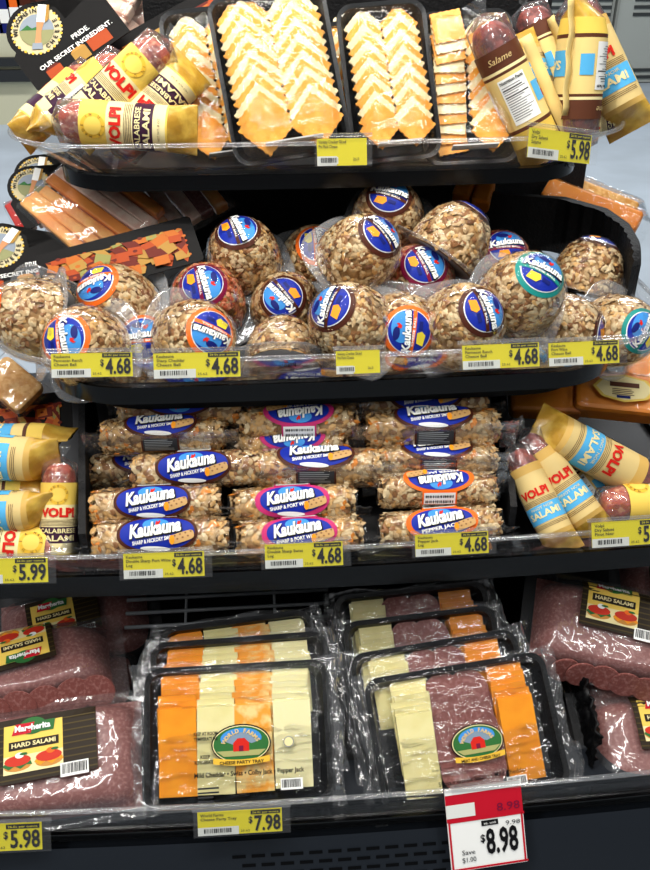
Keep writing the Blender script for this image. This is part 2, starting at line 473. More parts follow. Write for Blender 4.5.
def shelf(i, hw, flx, fly, wall, lip, rc, yb, label, well=.010):
    yf, zr = SH[i]
    t = thing('display_shelf', label, 'shelf', None)
    zb = zr - wall
    base = bin_path(hw - flx, yf + fly, rc, yb)
    rim = bin_path(hw, yf, rc + 0.02, yb)
    k = M()
    wp_ = bin_path(hw - flx - 0.022, yf + fly + 0.022, rc, yb)
    k.prism(wp_, zb - well - 0.008, zb - well, 'black_plastic')
    nw = len(wp_)
    k.add([(p[0], p[1], zb) for p in wp_] + [(p[0], p[1], zb - well - 0.008) for p in wp_], [(q, nw + q, nw + q + 1, q + 1) for q in range(nw - 1)], 'black_plastic')
    k.build('tray', t)
    k = M()                                                   # rolled black lip under the guard
    outer = bin_path(hw - flx, yf + fly, rc, yb, 0.004)
    n = len(base)
    inner = bin_path(hw - flx - 0.02, yf + fly + 0.02, rc, yb)
    vs = [(p[0], p[1], zb) for p in outer] + [(p[0], p[1], zb - lip) for p in outer] + [(p[0], p[1], zb - lip) for p in inner] + [(p[0], p[1], zb - 0.004) for p in inner]
    fs = []
    for a in range(4):
        b = (a + 1) % 4
        for q in range(n - 1): fs.append((a * n + q, b * n + q, b * n + q + 1, a * n + q + 1))
    k.add(vs, fs, 'black_gloss'); k.build('lip', t, True, 40)
    k = M()
    th = 0.0025
    rim2 = bin_path(hw - th, yf + th, rc + 0.02, yb)
    base2 = bin_path(hw - flx - th, yf + fly + th, rc, yb)
    vs = [(p[0], p[1], zb) for p in base] + [(p[0], p[1], zr) for p in rim] + [(p[0], p[1], zr) for p in rim2] + [(p[0], p[1], zb) for p in base2]
    k.add(vs, fs, 'acrylic'); k.build('front_guard', t, True, 40)
    k = M(); k.tube([(p[0], p[1], zr) for p in rim], 0.0030, 'acrylic_rim', 8); k.build('guard_rim', t, True)
    return t, zb
s1, B1 = shelf(1, 0.41, 0.065, 0.014, 0.040, 0.019, 0.09, 1.46, 'top black shelf with clear bowed guard holding cracker cheese and salami')
s2, B2 = shelf(2, 0.415, 0.065, 0.016, 0.040, 0.022, 0.10, 1.42, 'second black shelf with clear guard holding the nut coated cheese balls', .036)
s3, B3 = shelf(3, 0.52, 0.03, 0.012, 0.036, 0.030, 0.06, 1.28, 'third black shelf with clear guard holding the nut coated cheese logs')
s4, B4 = shelf(4, 0.64, 0.03, 0.004, 0.041, 0.012, 0.05, 1.14, 'bottom black shelf with clear guard holding cheese trays and sliced salami', .018)
def ramp(parent, x0, x1, y0, y1, z, z0, z1, name='sloped_floor'):
    k = M()
    vs = [(x0, y0, z), (x1, y0, z), (x1, y1, z), (x0, y1, z), (x0, y0, z + z0), (x1, y0, z + z0), (x1, y1, z + z1), (x0, y1, z + z1)]
    k.add(vs, [(3, 2, 1, 0), (4, 5, 6, 7), (0, 1, 5, 4), (1, 2, 6, 5), (2, 3, 7, 6), (3, 0, 4, 7)], 'black_plastic')
    return k.build(name, parent)
ramp(s1, XC - 0.32, XC + 0.32, 1.16, 1.43, B1, 0.001, 0.03)
ramp(s2, XC - 0.32, XC + 0.30, 0.95, 1.38, B2 - .036, 0.001, 0.004)
ramp(s4, XC - 0.56, XC + 0.56, 0.66, 1.10, B4 - .018, 0.001, 0.05)
# black side wall curving round the right back of the ball shelf
k = M()
pts = [(at(480, 190, 1.34).x, 1.34), (at(560, 190, 1.30).x, 1.30), (at(600, 210, 1.24).x, 1.24), (at(622, 225, 1.17).x, 1.17), (at(632, 240, 1.10).x, 1.10), (at(633, 250, 1.06).x, 1.05)]
pl = []
for i in range(len(pts) - 1):
    for q in range(6):
        f = q / 6; pl.append((pts[i][0] * (1 - f) + pts[i + 1][0] * f, pts[i][1] * (1 - f) + pts[i + 1][1] * f))
pl.append(pts[-1])
zt = at(632, 243, 1.10).z
n = len(pl)
vs = []
for dx, z in ((0, B2), (0, zt), (0.014, zt), (0.014, B2)):
    for j, p in enumerate(pl):
        ww = 0.0016 * (1 if j % 2 else -1) if dx == 0 else 0
        end = 0.02 * max(0, (j - n + 6) / 6) ** 2 if z == zt else 0
        vs.append((p[0] + dx + ww, p[1] + dx * 0.6, z - end))
fs = [(a * n + q, ((a + 1) % 4) * n + q, ((a + 1) % 4) * n + q + 1, a * n + q + 1) for a in range(4) for q in range(n - 1)]
fs += [(0, n, 2 * n, 3 * n), (4 * n - 1, 3 * n - 1, 2 * n - 1, n - 1)]
k.add(vs, fs, 'black_matte'); k.build('ribbed_side_panel', s2)
# stepped riser beneath the stacked logs and dividers
def divider(parent, x0, y0, x1, y1, z0, h0, h1, name='divider', th=0.008):
    k = M()
    d = Vector((x1 - x0, y1 - y0, 0)).normalized(); nn = Vector((d.y, -d.x, 0)) * th / 2
    a, b = Vector((x0, y0, z0)), Vector((x1, y1, z0))
    vs = [a - nn, b - nn, b + nn, a + nn, a - nn + Vector((0, 0, h0)), b - nn + Vector((0, 0, h1)), b + nn + Vector((0, 0, h1)), a + nn + Vector((0, 0, h0))]
    k.add(vs, [(3, 2, 1, 0), (4, 5, 6, 7), (0, 1, 5, 4), (1, 2, 6, 5), (2, 3, 7, 6), (3, 0, 4, 7)], 'black_matte')
    return k.build(name, parent)
p, q = at(84, 545, 0.80), at(80, 430, 1.0)
divider(s3, p.x, 0.80, q.x, 1.10, B3, 0.05, 0.16)
p, q = at(512, 520, 0.82), at(506, 430, 1.0)
divider(s3, p.x, 0.82, q.x, 1.10, B3, 0.045, 0.15)
# bottom shelf: curly black divider between tray stack and right salami packs
def frill(parent, P0, P1, h, seed):
    k = M()
    d = (P1 - P0); L_ = d.length; d.normalize(); nn = Vector((d.y, -d.x, 0))
    def fn(u, v):
        p = P0 + d * (u * L_) + Vector((0, 0, v * h))
        w = noise.noise(Vector((u * 26, v * 9, seed))) * 0.009 + noise.noise(Vector((u * 60, v * 22, seed + 3))) * 0.005
        return p + nn * w + Vector((0, 0, 0.012 * v * noise.noise(Vector((u * 40, 3, seed)))))
    k.grid(fn, 70, 16, 'black_plastic')
    o = k.build('frilled_divider', parent, True)
    md = o.modifiers.new('thick', 'SOLIDIFY'); md.thickness = 0.002
a_, b_ = at(588, 790, 0.66), at(527, 612, 1.02)
frill(s4, Vector((a_.x, .66, B4 - .01)), Vector((b_.x, 1.02, B4 + .02)), 0.060, 1.0)

# wire rack at the back of the bottom shelf
for i in range(9):
    y = 0.875 + i * 0.020
    z = B4 + .055 + i * 0.006
    k = M(); k.tube([(-0.20, y, z), (0.075, y, z)], 0.0026, 'wire', 6); k.build('wire_rod', s4, True)
for x in (-0.12, 0.0):
    k = M(); k.tube([(x, 0.87, B4 + 0.050), (x, 1.05, B4 + 0.104)], 0.002, 'wire', 6); k.build('wire_rod', s4, True)
# ------------------------------------------------------------------ nut coatings
def flake(k, p, nrm, rg, L_, W_, mt):
    a = nrm.orthogonal().normalized()
    a = (Matrix.Rotation(rg.uniform(0, 2 * pi), 3, nrm) @ a)
    b = nrm.cross(a)
    nn = (nrm + a * rg.uniform(-.3, .3) + b * rg.uniform(-.3, .3)).normalized()
    a = (a - nn * a.dot(nn)).normalized(); b = nn.cross(a)
    pts = [(-1, 0), (-.55, -.8), (.3, -1), (1, 0), (.4, .9), (-.5, .85)]
    cvr = p + nn * W_ * 0.35
    vs = [p + a * (x * L_) + b * (y * W_) for x, y in pts] + [cvr, p - nn * W_ * .9]
    k.add(vs, [(i, (i + 1) % 6, 6) for i in range(6)] + [((i + 1) % 6, i, 7) for i in range(6)], mt)
PAL = dict(light=(['nut_cream'] * 8 + ['nut_tan'] * 6 + ['nut_brown'] * 4 + ['nut_gold'] * 3 + ['nut_dark'] * 1, 'nut_body'),
           toast=(['nut_cream'] * 5 + ['nut_tan'] * 7 + ['nut_brown'] * 5 + ['nut_gold'] * 4 + ['nut_dark'] * 2, 'nut_body'),
           gold=(['nut_cream'] * 5 + ['nut_tan'] * 5 + ['nut_brown'] * 3 + ['nut_gold'] * 10 + ['nut_orange'] * 2, 'nut_body'),
           wine=(['wine_pink'] * 6 + ['wine_red'] * 7 + ['nut_tan'] * 3 + ['nut_orange'] * 2 + ['nut_brown'] * 3, 'wine_body'))
BR, BH, BP = 0.049, 0.076, 2.5
def bz(r): return BH * max(0.0, 1 - (r / BR) ** BP) ** (1 / BP)
def dome_pt(t, a, s=1.0):
    # t 0 apex .. 1 base edge, even arc length in profile
    ph = t * pi / 2
    r = BR * sin(ph) ** (2 / BP); z = BH * cos(ph) ** (2 / BP) if ph < pi / 2 else 0
    return Vector((r * cos(a) * s, r * sin(a) * s, z * (1 + (s - 1) * .6)))
def ball_body(pal, seed, parent):
    rg = random.Random(seed); cols, body = PAL[pal]
    k = M()
    def fn(u, v):
        p = dome_pt(0.02 + 0.98 * v, 2 * pi * u)
        return p * (0.965 + 0.03 * noise.noise(p * 70 + Vector((seed, 0, 0)))) + Vector((0, 0, 0.0012))
    k.grid(fn, 40, 18, body, True)
    k.add([fn(i / 40, 1) for i in range(40)], [tuple(range(39, -1, -1))], body)
    k.add([fn(i / 40, 0) for i in range(40)], [tuple(range(40))], body)
    for i in range(640):
        t = sqrt(rg.uniform(0.12, 1.0)); a = rg.uniform(0, 2 * pi)
        p = dome_pt(min(t, .985), a)
        e = 1e-3
        n_ = (dome_pt(min(t, .985) + e, a) - p).cross(dome_pt(min(t, .985), a + e) - p)
        if n_.dot(p) < 0: n_ = -n_
        flake(k, p, n_.normalized(), rg, rg.uniform(.0040, .0074), rg.uniform(.0024, .0042), rg.choice(cols))
    return k.build('nut_coating', parent, False)
def bfn(u, v, h):
    r = sqrt(u * u + v * v); return Vector((u, v, bz(min(r, BR * .98)) + 0.0022 + h))
RED_BIT = [(-.5, -.5), (.1, -.6), (.6, 0), (.4, .5), (.1, .1), (-.3, .3)]
CHEESE_BIT = [(-1, -.6), (.5, -.85), (1, -.1), (.7, .75), (-.7, .7)]
def ball_label(ring, cheese, parent):
    k = M(); R_ = 0.0305
    k.oval(bfn, 0, 0, R_, R_, ring, 0.0, 6, 36)
    k.oval(bfn, 0, 0, R_ * .85, R_ * .85, 'p_white', 0.0004, 5, 32)
    k.oval(bfn, 0, 0, R_ * .82, R_ * .82, 'p_blue', 0.0008, 5, 32)
    k.oval(bfn, 0.004, 0.0095, 0.0185, 0.0125, 'p_sky', 0.0012, 3, 20)
    k.oval(bfn, -0.004, 0.0155, 0.008, 0.004, 'p_navy', 0.0015, 2, 12)
    for i in range(6):
        k.rect(bfn, -0.0265 + i * .0086, -.0068, -0.0265 + (i + 1) * .0086, -.0022, ring, 0.0016, 3, 3)
    k.poly(bfn, [(0.005 + x * .006, 0.0135 + y * .006) for x, y in RED_BIT], 'p_red', 0.0018)
    k.poly(bfn, [(-0.007 + x * .0085, -0.0135 + y * .0065) for x, y in CHEESE_BIT], cheese, 0.0018)
    k.poly(bfn, [(0.008 + x * .005, -0.0125 + y * .0022) for x, y in ((-1, -1), (1, -1), (1, 1), (-1, 1))], 'p_navy', 0.0018)
    lab = k.build('lid_label', parent, True)
    k = M()
    k.text(bfn, 'Kaukauna', 0.0008, 0.0026, 0.0135, 'p_black', rot=.08, h=.0022, bold=.06, slant=.15, fit=.050)
    k.text(bfn, 'Kaukauna', 0, 0.0034, 0.0132, 'p_white', rot=.08, h=.0027, bold=.04, slant=.15, fit=.0485)
    k.text(bfn, 'CHEESE BALL', 0, -0.0045, 0.0036, 'p_white', h=.0022, bold=.02, fit=.034)
    k.build('lettering', lab)
def cheese_ball(pal, seed, ring, cheese):
    t = thing('cheese_ball', 'x', 'cheese ball')
    ball_body(pal, seed, t)
    ball_label(ring, cheese, t)
    k = M()
    k.grid(lambda u, v: dome_pt(0.06 + .94 * v, 2 * pi * u, 1.055) + Vector((0, 0, .001)), 32, 12, 'blister', True)
    k.build('dome_cover', t, True)
    k = M(); rg = random.Random(seed)
    N_ = 40
    def fl(u, v):
        a = 2 * pi * u
        q = 3.4
        sr = 0.0625 / ((abs(cos(a)) ** q + abs(sin(a)) ** q) ** (1 / q))
        r = 0.0515 + (sr - 0.0515) * v
        return Vector((r * cos(a), r * sin(a), 0.0006 + 0.0028 * v * noise.noise(Vector((cos(a) * 3, sin(a) * 3, seed)))))
    k.grid(fl, N_, 5, 'blister_flange', True)
    o = k.build('flange', t, True)
    md = o.modifiers.new('thick', 'SOLIDIFY'); md.thickness = 0.0012
    k = M()
    fb = lambda u, v, h: Vector((u, -v, -h - .0006))
    k.oval(fb, 0, 0, .050, .050, 'blister_base', .0004, 3, 32)
    k.oval(fb, 0, 0, .038, .038, 'p_grey', .0010, 3, 32)
    k.lines(fb, -.028, -.020, .026, .006, 7, 'p_white', .0014, 3, .35)
    k.barcode(fb, -.006, .010, .020, .026, .0014, 4, bg='p_grey')
    k.build('base_label', t)
    return t

# ------------------------------------------------------------------ nut coated cheese log
LR, LL = 0.0205, 0.143
def log_pt(x, a, s=1.0):
    q = 2.5
    r = LR * s / ((abs(cos(a)) ** q + abs(sin(a)) ** q) ** (1 / q)) * 0.97
    e = max(0.0, (abs(x) - (LL / 2 - .010)) / .010)
    r *= sqrt(max(0.0, 1 - min(e, 1) ** 2 * .55))
    return Vector((x, r * sin(a), r * cos(a)))
def lfn(u, v, h):
    a = v / LR
    p = log_pt(u, a, 1.0); d = Vector((0, p.y, p.z)).normalized()
    return p + d * (0.0030 + h)
def cheese_log(pal, seed, ring, words_, inner='p_blue'):
    rg = random.Random(seed); cols, body = PAL[pal]
    t = thing('cheese_log', 'x', 'cheese log')
    k = M()
    def fn(u, v):
        p = log_pt(-LL / 2 + LL * v, 2 * pi * u)
        return p * (0.94 + 0.04 * noise.noise(p * 80 + Vector((seed, 0, 0))))
    k.grid(fn, 24, 30, body, True)
    for v in (0, 1): k.add([fn(i / 24, v) for i in range(24)], [tuple(range(24)) if v else tuple(range(23, -1, -1))], body)
    for i in range(640):
        x = rg.uniform(-LL / 2 + .001, LL / 2 - .001); a = rg.uniform(0, 2 * pi)
        if abs(x) < .03 and cos(a) > .5: continue
        p = log_pt(x, a)
        flake(k, p, Vector((0, p.y, p.z)).normalized(), rg, rg.uniform(.0040, .0074), rg.uniform(.0024, .0042), rg.choice(cols))
    for i in range(90):
        s_ = rg.choice((-1, 1)); a = rg.uniform(0, 2 * pi); rr = sqrt(rg.random())
        p = log_pt(s_ * LL / 2, a) ; p = Vector((p.x, p.y * rr, p.z * rr))
        flake(k, p, Vector((s_, 0, 0)), rg, rg.uniform(.0035, .006), rg.uniform(.0018, .003), rg.choice(cols))
    k.build('nut_coating', t)
    k = M()
    def wp(u, v):
        x = (-.5 + v) * (LL + 0.008)
        p = log_pt(max(-LL / 2, min(LL / 2, x)), 2 * pi * u, 1.09); p.x = x
        return p * 1.0 + Vector((0, 1, 1)) * 0.0008 * noise.noise(p * 110)
    k.grid(wp, 28, 34, 'wrap', True)
    k.build('clear_wrapper', t, True)
    for s_ in (-1, 1):                                         # flat crimped film ends
        k = M()
        def fe(u, v):
            x = LL / 2 + .003 + v * .017
            w = LR * 1.05 * (1 + .12 * v)
            y = (u - .5) * 2 * w
            zz_ = (-LR * .55) * 1 + (1 - v) * 0.006 * (1 - abs(u - .5) * 2) + 0.0035 * noise.noise(Vector((u * 7, v * 3, seed + s_)))
            return Vector((s_ * x, zz_, y * .9))
        k.grid(fe, 12, 6, 'wrap_crumple'); k.build('film_end', t, True)
    k = M()                                                    # skirt of film along the seam at the bottom
    k.grid(lambda u, v: Vector(((u - .5) * (LL + .036), -LR * .95 + .002 * noise.noise(Vector((u * 9, v, seed))) - .001 * v, LR * .3 + v * .020)), 24, 4, 'wrap_crumple')
    k.build('film_seam', t, True)
    k = M()
    k.oval(lfn, 0, .001, .043, .0190, ring, .0, 6, 40, pw=2.2)
    iu, iv = (.0395, .0160) if ring == 'p_brown' else (.0370, .0148)
    k.oval(lfn, 0, .0015, iu, iv, inner, .0005, 6, 36, pw=2.2)
    k.oval(lfn, -.002, .0095, .014, .0065, 'p_sky', .0009, 3, 18)
    k.poly(lfn, [(0.0 + x * .005, .0115 + y * .005) for x, y in RED_BIT], 'p_red', .0013)
    k.oval(lfn, .027, -.0030, .0125, .0042, 'nut_gold', .0026, 3, 18, rot=.22, pw=4)
    k.oval(lfn, .016, -.0052, .0028, .0040, 'p_cheese', .0030, 2, 12)
    for q in range(7): k.oval(lfn, .019 + q * .0028, -.0036 + q * .0006 + .0016 * (-1) ** q, .0012, .0008, 'nut_brown', .0030, 1, 6)
    k.oval(lfn, -.002, -.0128, .016, .0022, 'p_white', .0013, 2, 18, rot=-.06)
    k.rect(lfn, -.022, -.034, .022, -.0165, ring if ring != 'p_pink' else 'p_maroon', .0002, 4, 8)
    k.rect(lfn, -.020, -.0325, .020, -.0180, 'p_darkgrey', .0006, 4, 8)
    k.lines(lfn, -.018, -.032, .018, -.0190, 7, 'p_grey', .0009, seed, .4)
    k.rect(lfn, -.021, .0175, .021, .034, ring, .0002, 4, 8)
    k.barcode(lfn, -.019, .0195, .019, .033, .0006, seed)
    lab = k.build('oval_label', t, True)
    k = M()
    k.text(lfn, 'Kaukauna', -.0012, .0040, .0165, 'p_black', rot=.11, h=.0022, bold=.06, slant=.15, fit=.056)
    k.text(lfn, 'Kaukauna', -.002, .0048, .0160, 'p_white', rot=.11, h=.0027, bold=.045, slant=.15, fit=.0545)
    k.text(lfn, words_, -.003, -.0052, .0046, 'p_white', rot=.11, h=.0022, bold=.03, fit=.046)
    k.build('lettering', lab)
    return t

# ------------------------------------------------------------------ paper wrapped salami
SR, SL = 0.0250, 0.150
def sal_pt(x, a, s=1.0):
    f = max(0.0, (x - (SL / 2 - .034)) / .034); f = min(f, 1.0); f = f * f * (3 - 2 * f)
    y = SR * s * (1 + .10 * f) * sin(a); z = SR * s * ((1 - f) * cos(a) + f * .05 * cos(a))
    cr = 0.0016 * f * noise.noise(Vector((x * 160, y * 120, 2)))
    return Vector((x, y, z + cr - f * .006))
def sfn(u, v, h):
    a = v / SR
    return sal_pt(u, a) + Vector((0, sin(a), cos(a))) * (h + .0004)
def wrap_band(k, x0, x1, mt, a0=-pi, a1=pi, h=0.0, nx=3, na=40):
    na = max(6, int(na * (a1 - a0) / (2 * pi)))
    k.grid(lambda u, v: sfn(x0 + (x1 - x0) * v, (a0 + (a1 - a0) * u) * SR, h), na, nx, mt)
def salami(kind, seed, meat):
    t = thing('wrapped_salami', 'x', 'salami')
    rg = random.Random(seed)
    x0, x1 = -SL / 2 + .022, SL / 2
    W = x1 - x0
    k = M()
    def mp(u, v):
        q = v
        x = -SL / 2 + .030 - .034 * sin(q * pi / 2)
        r = SR * .95 * cos(q * pi / 2) ** .55 if q < 1 else 0.0006
        p = Vector((x, r * sin(2 * pi * u), r * cos(2 * pi * u)))
        return p * (1 + .03 * noise.noise(p * 90))
    k.grid(mp, 26, 14, meat, True); k.build('meat_end', t, True)
    k = M()                                                    # gathered clear casing over the end
    def cp(u, v):
        x = -SL / 2 + .030 - .044 * v
        r = SR * (1.0 - .12 * v - .72 * max(0, v - .78) / .22)
        a = 2 * pi * u
        r *= 1 + .12 * v * sin(a * 7 + seed)
        return Vector((x, r * sin(a), r * cos(a)))
    k.grid(cp, 36, 14, 'wrap_crumple', True)
    def tl(u, v):
        return Vector((-SL / 2 - .013 - .016 * v, (u - .5) * .012 * (1 + 1.4 * v), .003 * sin(u * 9 + v * 4)))
    k.grid(tl, 8, 5, 'wrap_crumple'); k.build('clear_casing', t, True)
    k = M()
    fold = SL / 2 - .036
    if kind == 'plum':
        segs = [(x0, x0 + .030, 'p_gold_light'), (x0 + .030, x0 + .052, 'p_cream'), (x0 + .052, x0 + .060, 'p_cream'),
                (x0 + .060, x0 + .082, 'p_purple'), (x0 + .082, x0 + .096, 'p_cream'), (x0 + .096, x1 - .030, 'p_gold_light'), (x1 - .030, x1, 'p_foil')]
    elif kind == 'sky':
        segs = [(x0, x0 + .012, 'p_kraft'), (x0 + .012, x0 + .030, 'p_wheat'), (x0 + .030, x0 + .084, 'p_wheat'), (x0 + .084, x0 + .096, 'p_wheat'), (x0 + .096, x1 - .026, 'p_kraft'), (x1 - .026, x1, 'p_foil')]
    else:
        segs = [(x0, x0 + .020, 'p_cocoa'), (x0 + .020, x0 + .023, 'p_cream'), (x0 + .023, x0 + .026, 'p_cocoa'), (x0 + .026, x0 + .082, 'p_goldcream'), (x0 + .082, x0 + .086, 'p_cocoa'), (x0 + .086, x1 - .026, 'p_gold_light'), (x1 - .026, x1, 'p_foil')]
    for a, b, mt_ in segs: wrap_band(k, a, b, mt_, nx=max(2, int((b - a) / .006)))
    w = k.build('paper_wrapper', t, True)
    k = M()                                                    # pasted paper seam, a raised flap along the back edge
    k.grid(lambda u, v: sfn(x0 + .004 + (W - .012) * u, SR * radians(96 if kind == 'cocoa' else 215), 0) + Vector((0, .0015 + .013 * v, -.003 * v + .001 * sin(u * 20))), 14, 3, segs[3][2] if kind == 'cocoa' else 'p_kraft')
    o = k.build('seam_flap', t, True)
    md = o.modifiers.new('thick', 'SOLIDIFY'); md.thickness = .0006
    k = M()
    for c in (0, radians(180)):                                # print, repeated round the stick
        tx = M()
        def fn(u, v, h, c=c): return sfn(u, v + c * SR, h)
        if kind == 'plum':
            k.oval(fn, x0 + .016, 0, .0135, .0135, 'p_gold', .0006, 3, 24)
            k.oval(fn, x0 + .016, 0, .0095, .0095, 'p_gold_light', .0009, 3, 24)
            tx.arctext(fn, 'MADE IN U.S.A.', x0 + .016, 0, .0114, 1.5 * pi, -.5 * pi, .0042, 'p_cocoa', .0013)
            tx.text(fn, 'VOLPI', x0 + .041, 0, .0165, 'p_red', rot=pi / 2, bold=.05, fit=.046, h=.0012)
            for i in range(5): k.rect(fn, x0 + .0500 + i * .0019, -.030, x0 + .0506 + i * .0019, .030, 'p_cocoa', .0007, 2, 14)
            tx.text(fn, 'CALABRESE', x0 + .0655, 0, .0085, 'p_cream', rot=pi / 2, bold=.02, fit=.050, h=.0012)
            tx.text(fn, 'SALAMI', x0 + .0755, 0, .0105, 'p_cream', rot=pi / 2, bold=.03, fit=.046, h=.0012)
            tx.text(fn, 'NET WT. 8 OZ', x0 + .089, 0, .0032, 'p_cocoa', rot=pi / 2, fit=.024, h=.0012)
        elif kind == 'sky':
            k.rect(fn, x0 + .056, -.034, x0 + .080, .034, 'p_paleblue', .0006, 3, 16)
            tx.text(fn, 'SALAMI', x0 + .0695, 0, .0125, 'p_cream', rot=pi / 2, bold=.03, fit=.048, h=.0012)
            tx.text(fn, 'PINOT NOIR', x0 + .0605, 0, .0050, 'p_cream', rot=pi / 2, fit=.034, h=.0012)
            tx.text(fn, 'VOLPI', x0 + .040, 0, .0150, 'p_red', rot=pi / 2, bold=.05, fit=.042, h=.0012)
            for i in range(4): k.rect(fn, x0 + .0485 + i * .0019, -.030, x0 + .0490 + i * .0019, .030, 'p_cocoa', .0007, 2, 14)
            for i in range(3): k.rect(fn, x0 + .0830 + i * .0019, -.030, x0 + .0835 + i * .0019, .030, 'p_cocoa', .0007, 2, 14)
        else:
            tx.text(fn, 'Salame', x0 + .0105, 0, .009, 'p_tan', rot=pi / 2, slant=.3, fit=.026, h=.0012)
            if c == 0:
                k.rect(fn, x0 + .030, -.013, x0 + .078, .017, 'p_white', .0006, 3, 8)
                tx.text(fn, 'Nutrition Facts', x0 + .0335, .002, .0046, 'p_black', rot=pi / 2, bold=.03, fit=.026, h=.0012)
                rr = random.Random(seed)
                for i in range(15):
                    u = x0 + .038 + i * .0025
                    k.rect(fn, u, -.011, u + (.0012 if i in (1, 4) else .0006), .015 - rr.random() * .012, 'p_black', .001, 2, 4)
                k.rect(fn, x0 + .045, .020, x0 + .066, .034, 'p_paleblue', .0006, 3, 5)
            else:
                k.rect(fn, x0 + .044, -.030, x0 + .070, .030, 'p_paleblue', .0006, 3, 16)
                tx.text(fn, 'SALAMI', x0 + .056, 0, .0125, 'p_cream', rot=pi / 2, bold=.03, fit=.048, h=.0012)
        tx.build('lettering', w)
    def fn(u, v, h): return sfn(u, v + SR * radians(-88), h)
    k.barcode(fn, x0 + .034, -.009, x0 + .072, .010, .0007, seed)
    k.rect(fn, x0 + .076, -.010, x0 + .090, .010, 'p_purple' if kind == 'plum' else 'p_cocoa', .0007, 3, 4)
    k.build('printed_panel', w, True)
    return t

# ------------------------------------------------------------------ price tags
def price_tag(px, py, wpx, i, cents, lines, label, group, roll=0.0, hpx=30, yaw=0.0, big=True, dy=0.012, tilt=28):
    x = at(px, py, front_y(i, at(px, py, SH[i][0]).x)).x
    Y = front_y(i, x) - dy
    P = at(px, py, Y)
    depth = (P - EYE).dot(CF)
    w = wpx / FPX * depth; h = hpx / FPX * depth
    Z = Vector((yaw, -cos(radians(tilt)), sin(radians(tilt))))
    X = Vector((cos(roll), 2 * BOW * (x - XC), sin(roll)))
    t = thing('price_tag', label, 'price tag', group)
    t.matrix_world = frame(P, X, Z)
    k = M(); k.box((0, 0, -.0006), (w, h, .0012), 'p_tag')
    hw, hh = w / 2, h / 2
    wl = 0.62 * w if big else .5 * w
    k.rect(flat, -hw, -hh, -hw + wl * .78, -hh * .30, 'p_tagwhite', .0004)
    k.barcode(flat, -hw + .05 * w, -hh * .88, -hw + .42 * w, -hh * .36, .0007, int(px), bg='p_tagwhite')
    card = k.build('card', t)
    k = M(); kp = M()
    for j, s in enumerate(lines):
        n = len(s)
        k.text(flat, s, -hw + .035 * w + min(.0125 * n * w, .29 * w), hh * (.74 - .34 * j), h * .17, 'p_black', h=.0012, bold=.01, fit=min(.025 * n * w, .58 * w))
    if big:
        kp.rect(flat, hw - .37 * w, hh * .62, hw - .02 * w, hh * .96, 'p_black', .0007)
        kp.text(flat, '26.0c per ounce', hw - .195 * w, hh * .79, h * .12, 'p_tag', h=.0012, fit=.31 * w)
        a, b = cents.split('.')
        kp.text(flat, '$', hw - .375 * w, hh * .16, h * .38, 'p_black', h=.0012, fit=.045 * w, bold=.02)
        kp.text(flat, cents, hw - .175 * w, -hh * .20, h * .90, 'p_black', h=.0012, fit=.31 * w, bold=.025)
        k.text(flat, '25.62', hw - .44 * w, -hh * .72, h * .13, 'p_black', h=.0012, fit=.11 * w)
    else:
        k.text(flat, '26.0', hw - .22 * w, -hh * .55, h * .16, 'p_black', h=.0012, fit=.12 * w)
    k.build('small_print', card)
    if big: kp.build('price_lettering', card)
    k = M()
    k.rect(flat, -hw - .05 * w, -hh * 1.08, hw + .10 * w, hh * 1.22, 'tag_sleeve', .0022, 2, 2)
    k.tube([(-hw - .06 * w, hh * 1.24, .0015), (hw + .11 * w, hh * 1.24, .0015)], .0022, 'acrylic_rim', 6)
    k.build('clear_holder', t)
    return t
# ------------------------------------------------------------------ cheese balls on the second shelf
BALL = {}
for key, pal, ring, ch, sd in (('or1', 'light', 'p_orange', 'p_yellowcheese', 3), ('or2', 'toast', 'p_orange', 'p_yellowcheese', 8), ('br1', 'light', 'p_brown', 'p_cheese', 5),
                               ('br2', 'toast', 'p_brown', 'p_cheese', 11), ('wi', 'wine', 'p_maroon', 'p_cheese', 2), ('te', 'light', 'p_teal', 'p_yellowcheese', 9)):
    BALL[key] = cheese_ball(pal, sd, ring, ch)
GB = 'nut coated cheese balls on the second shelf'
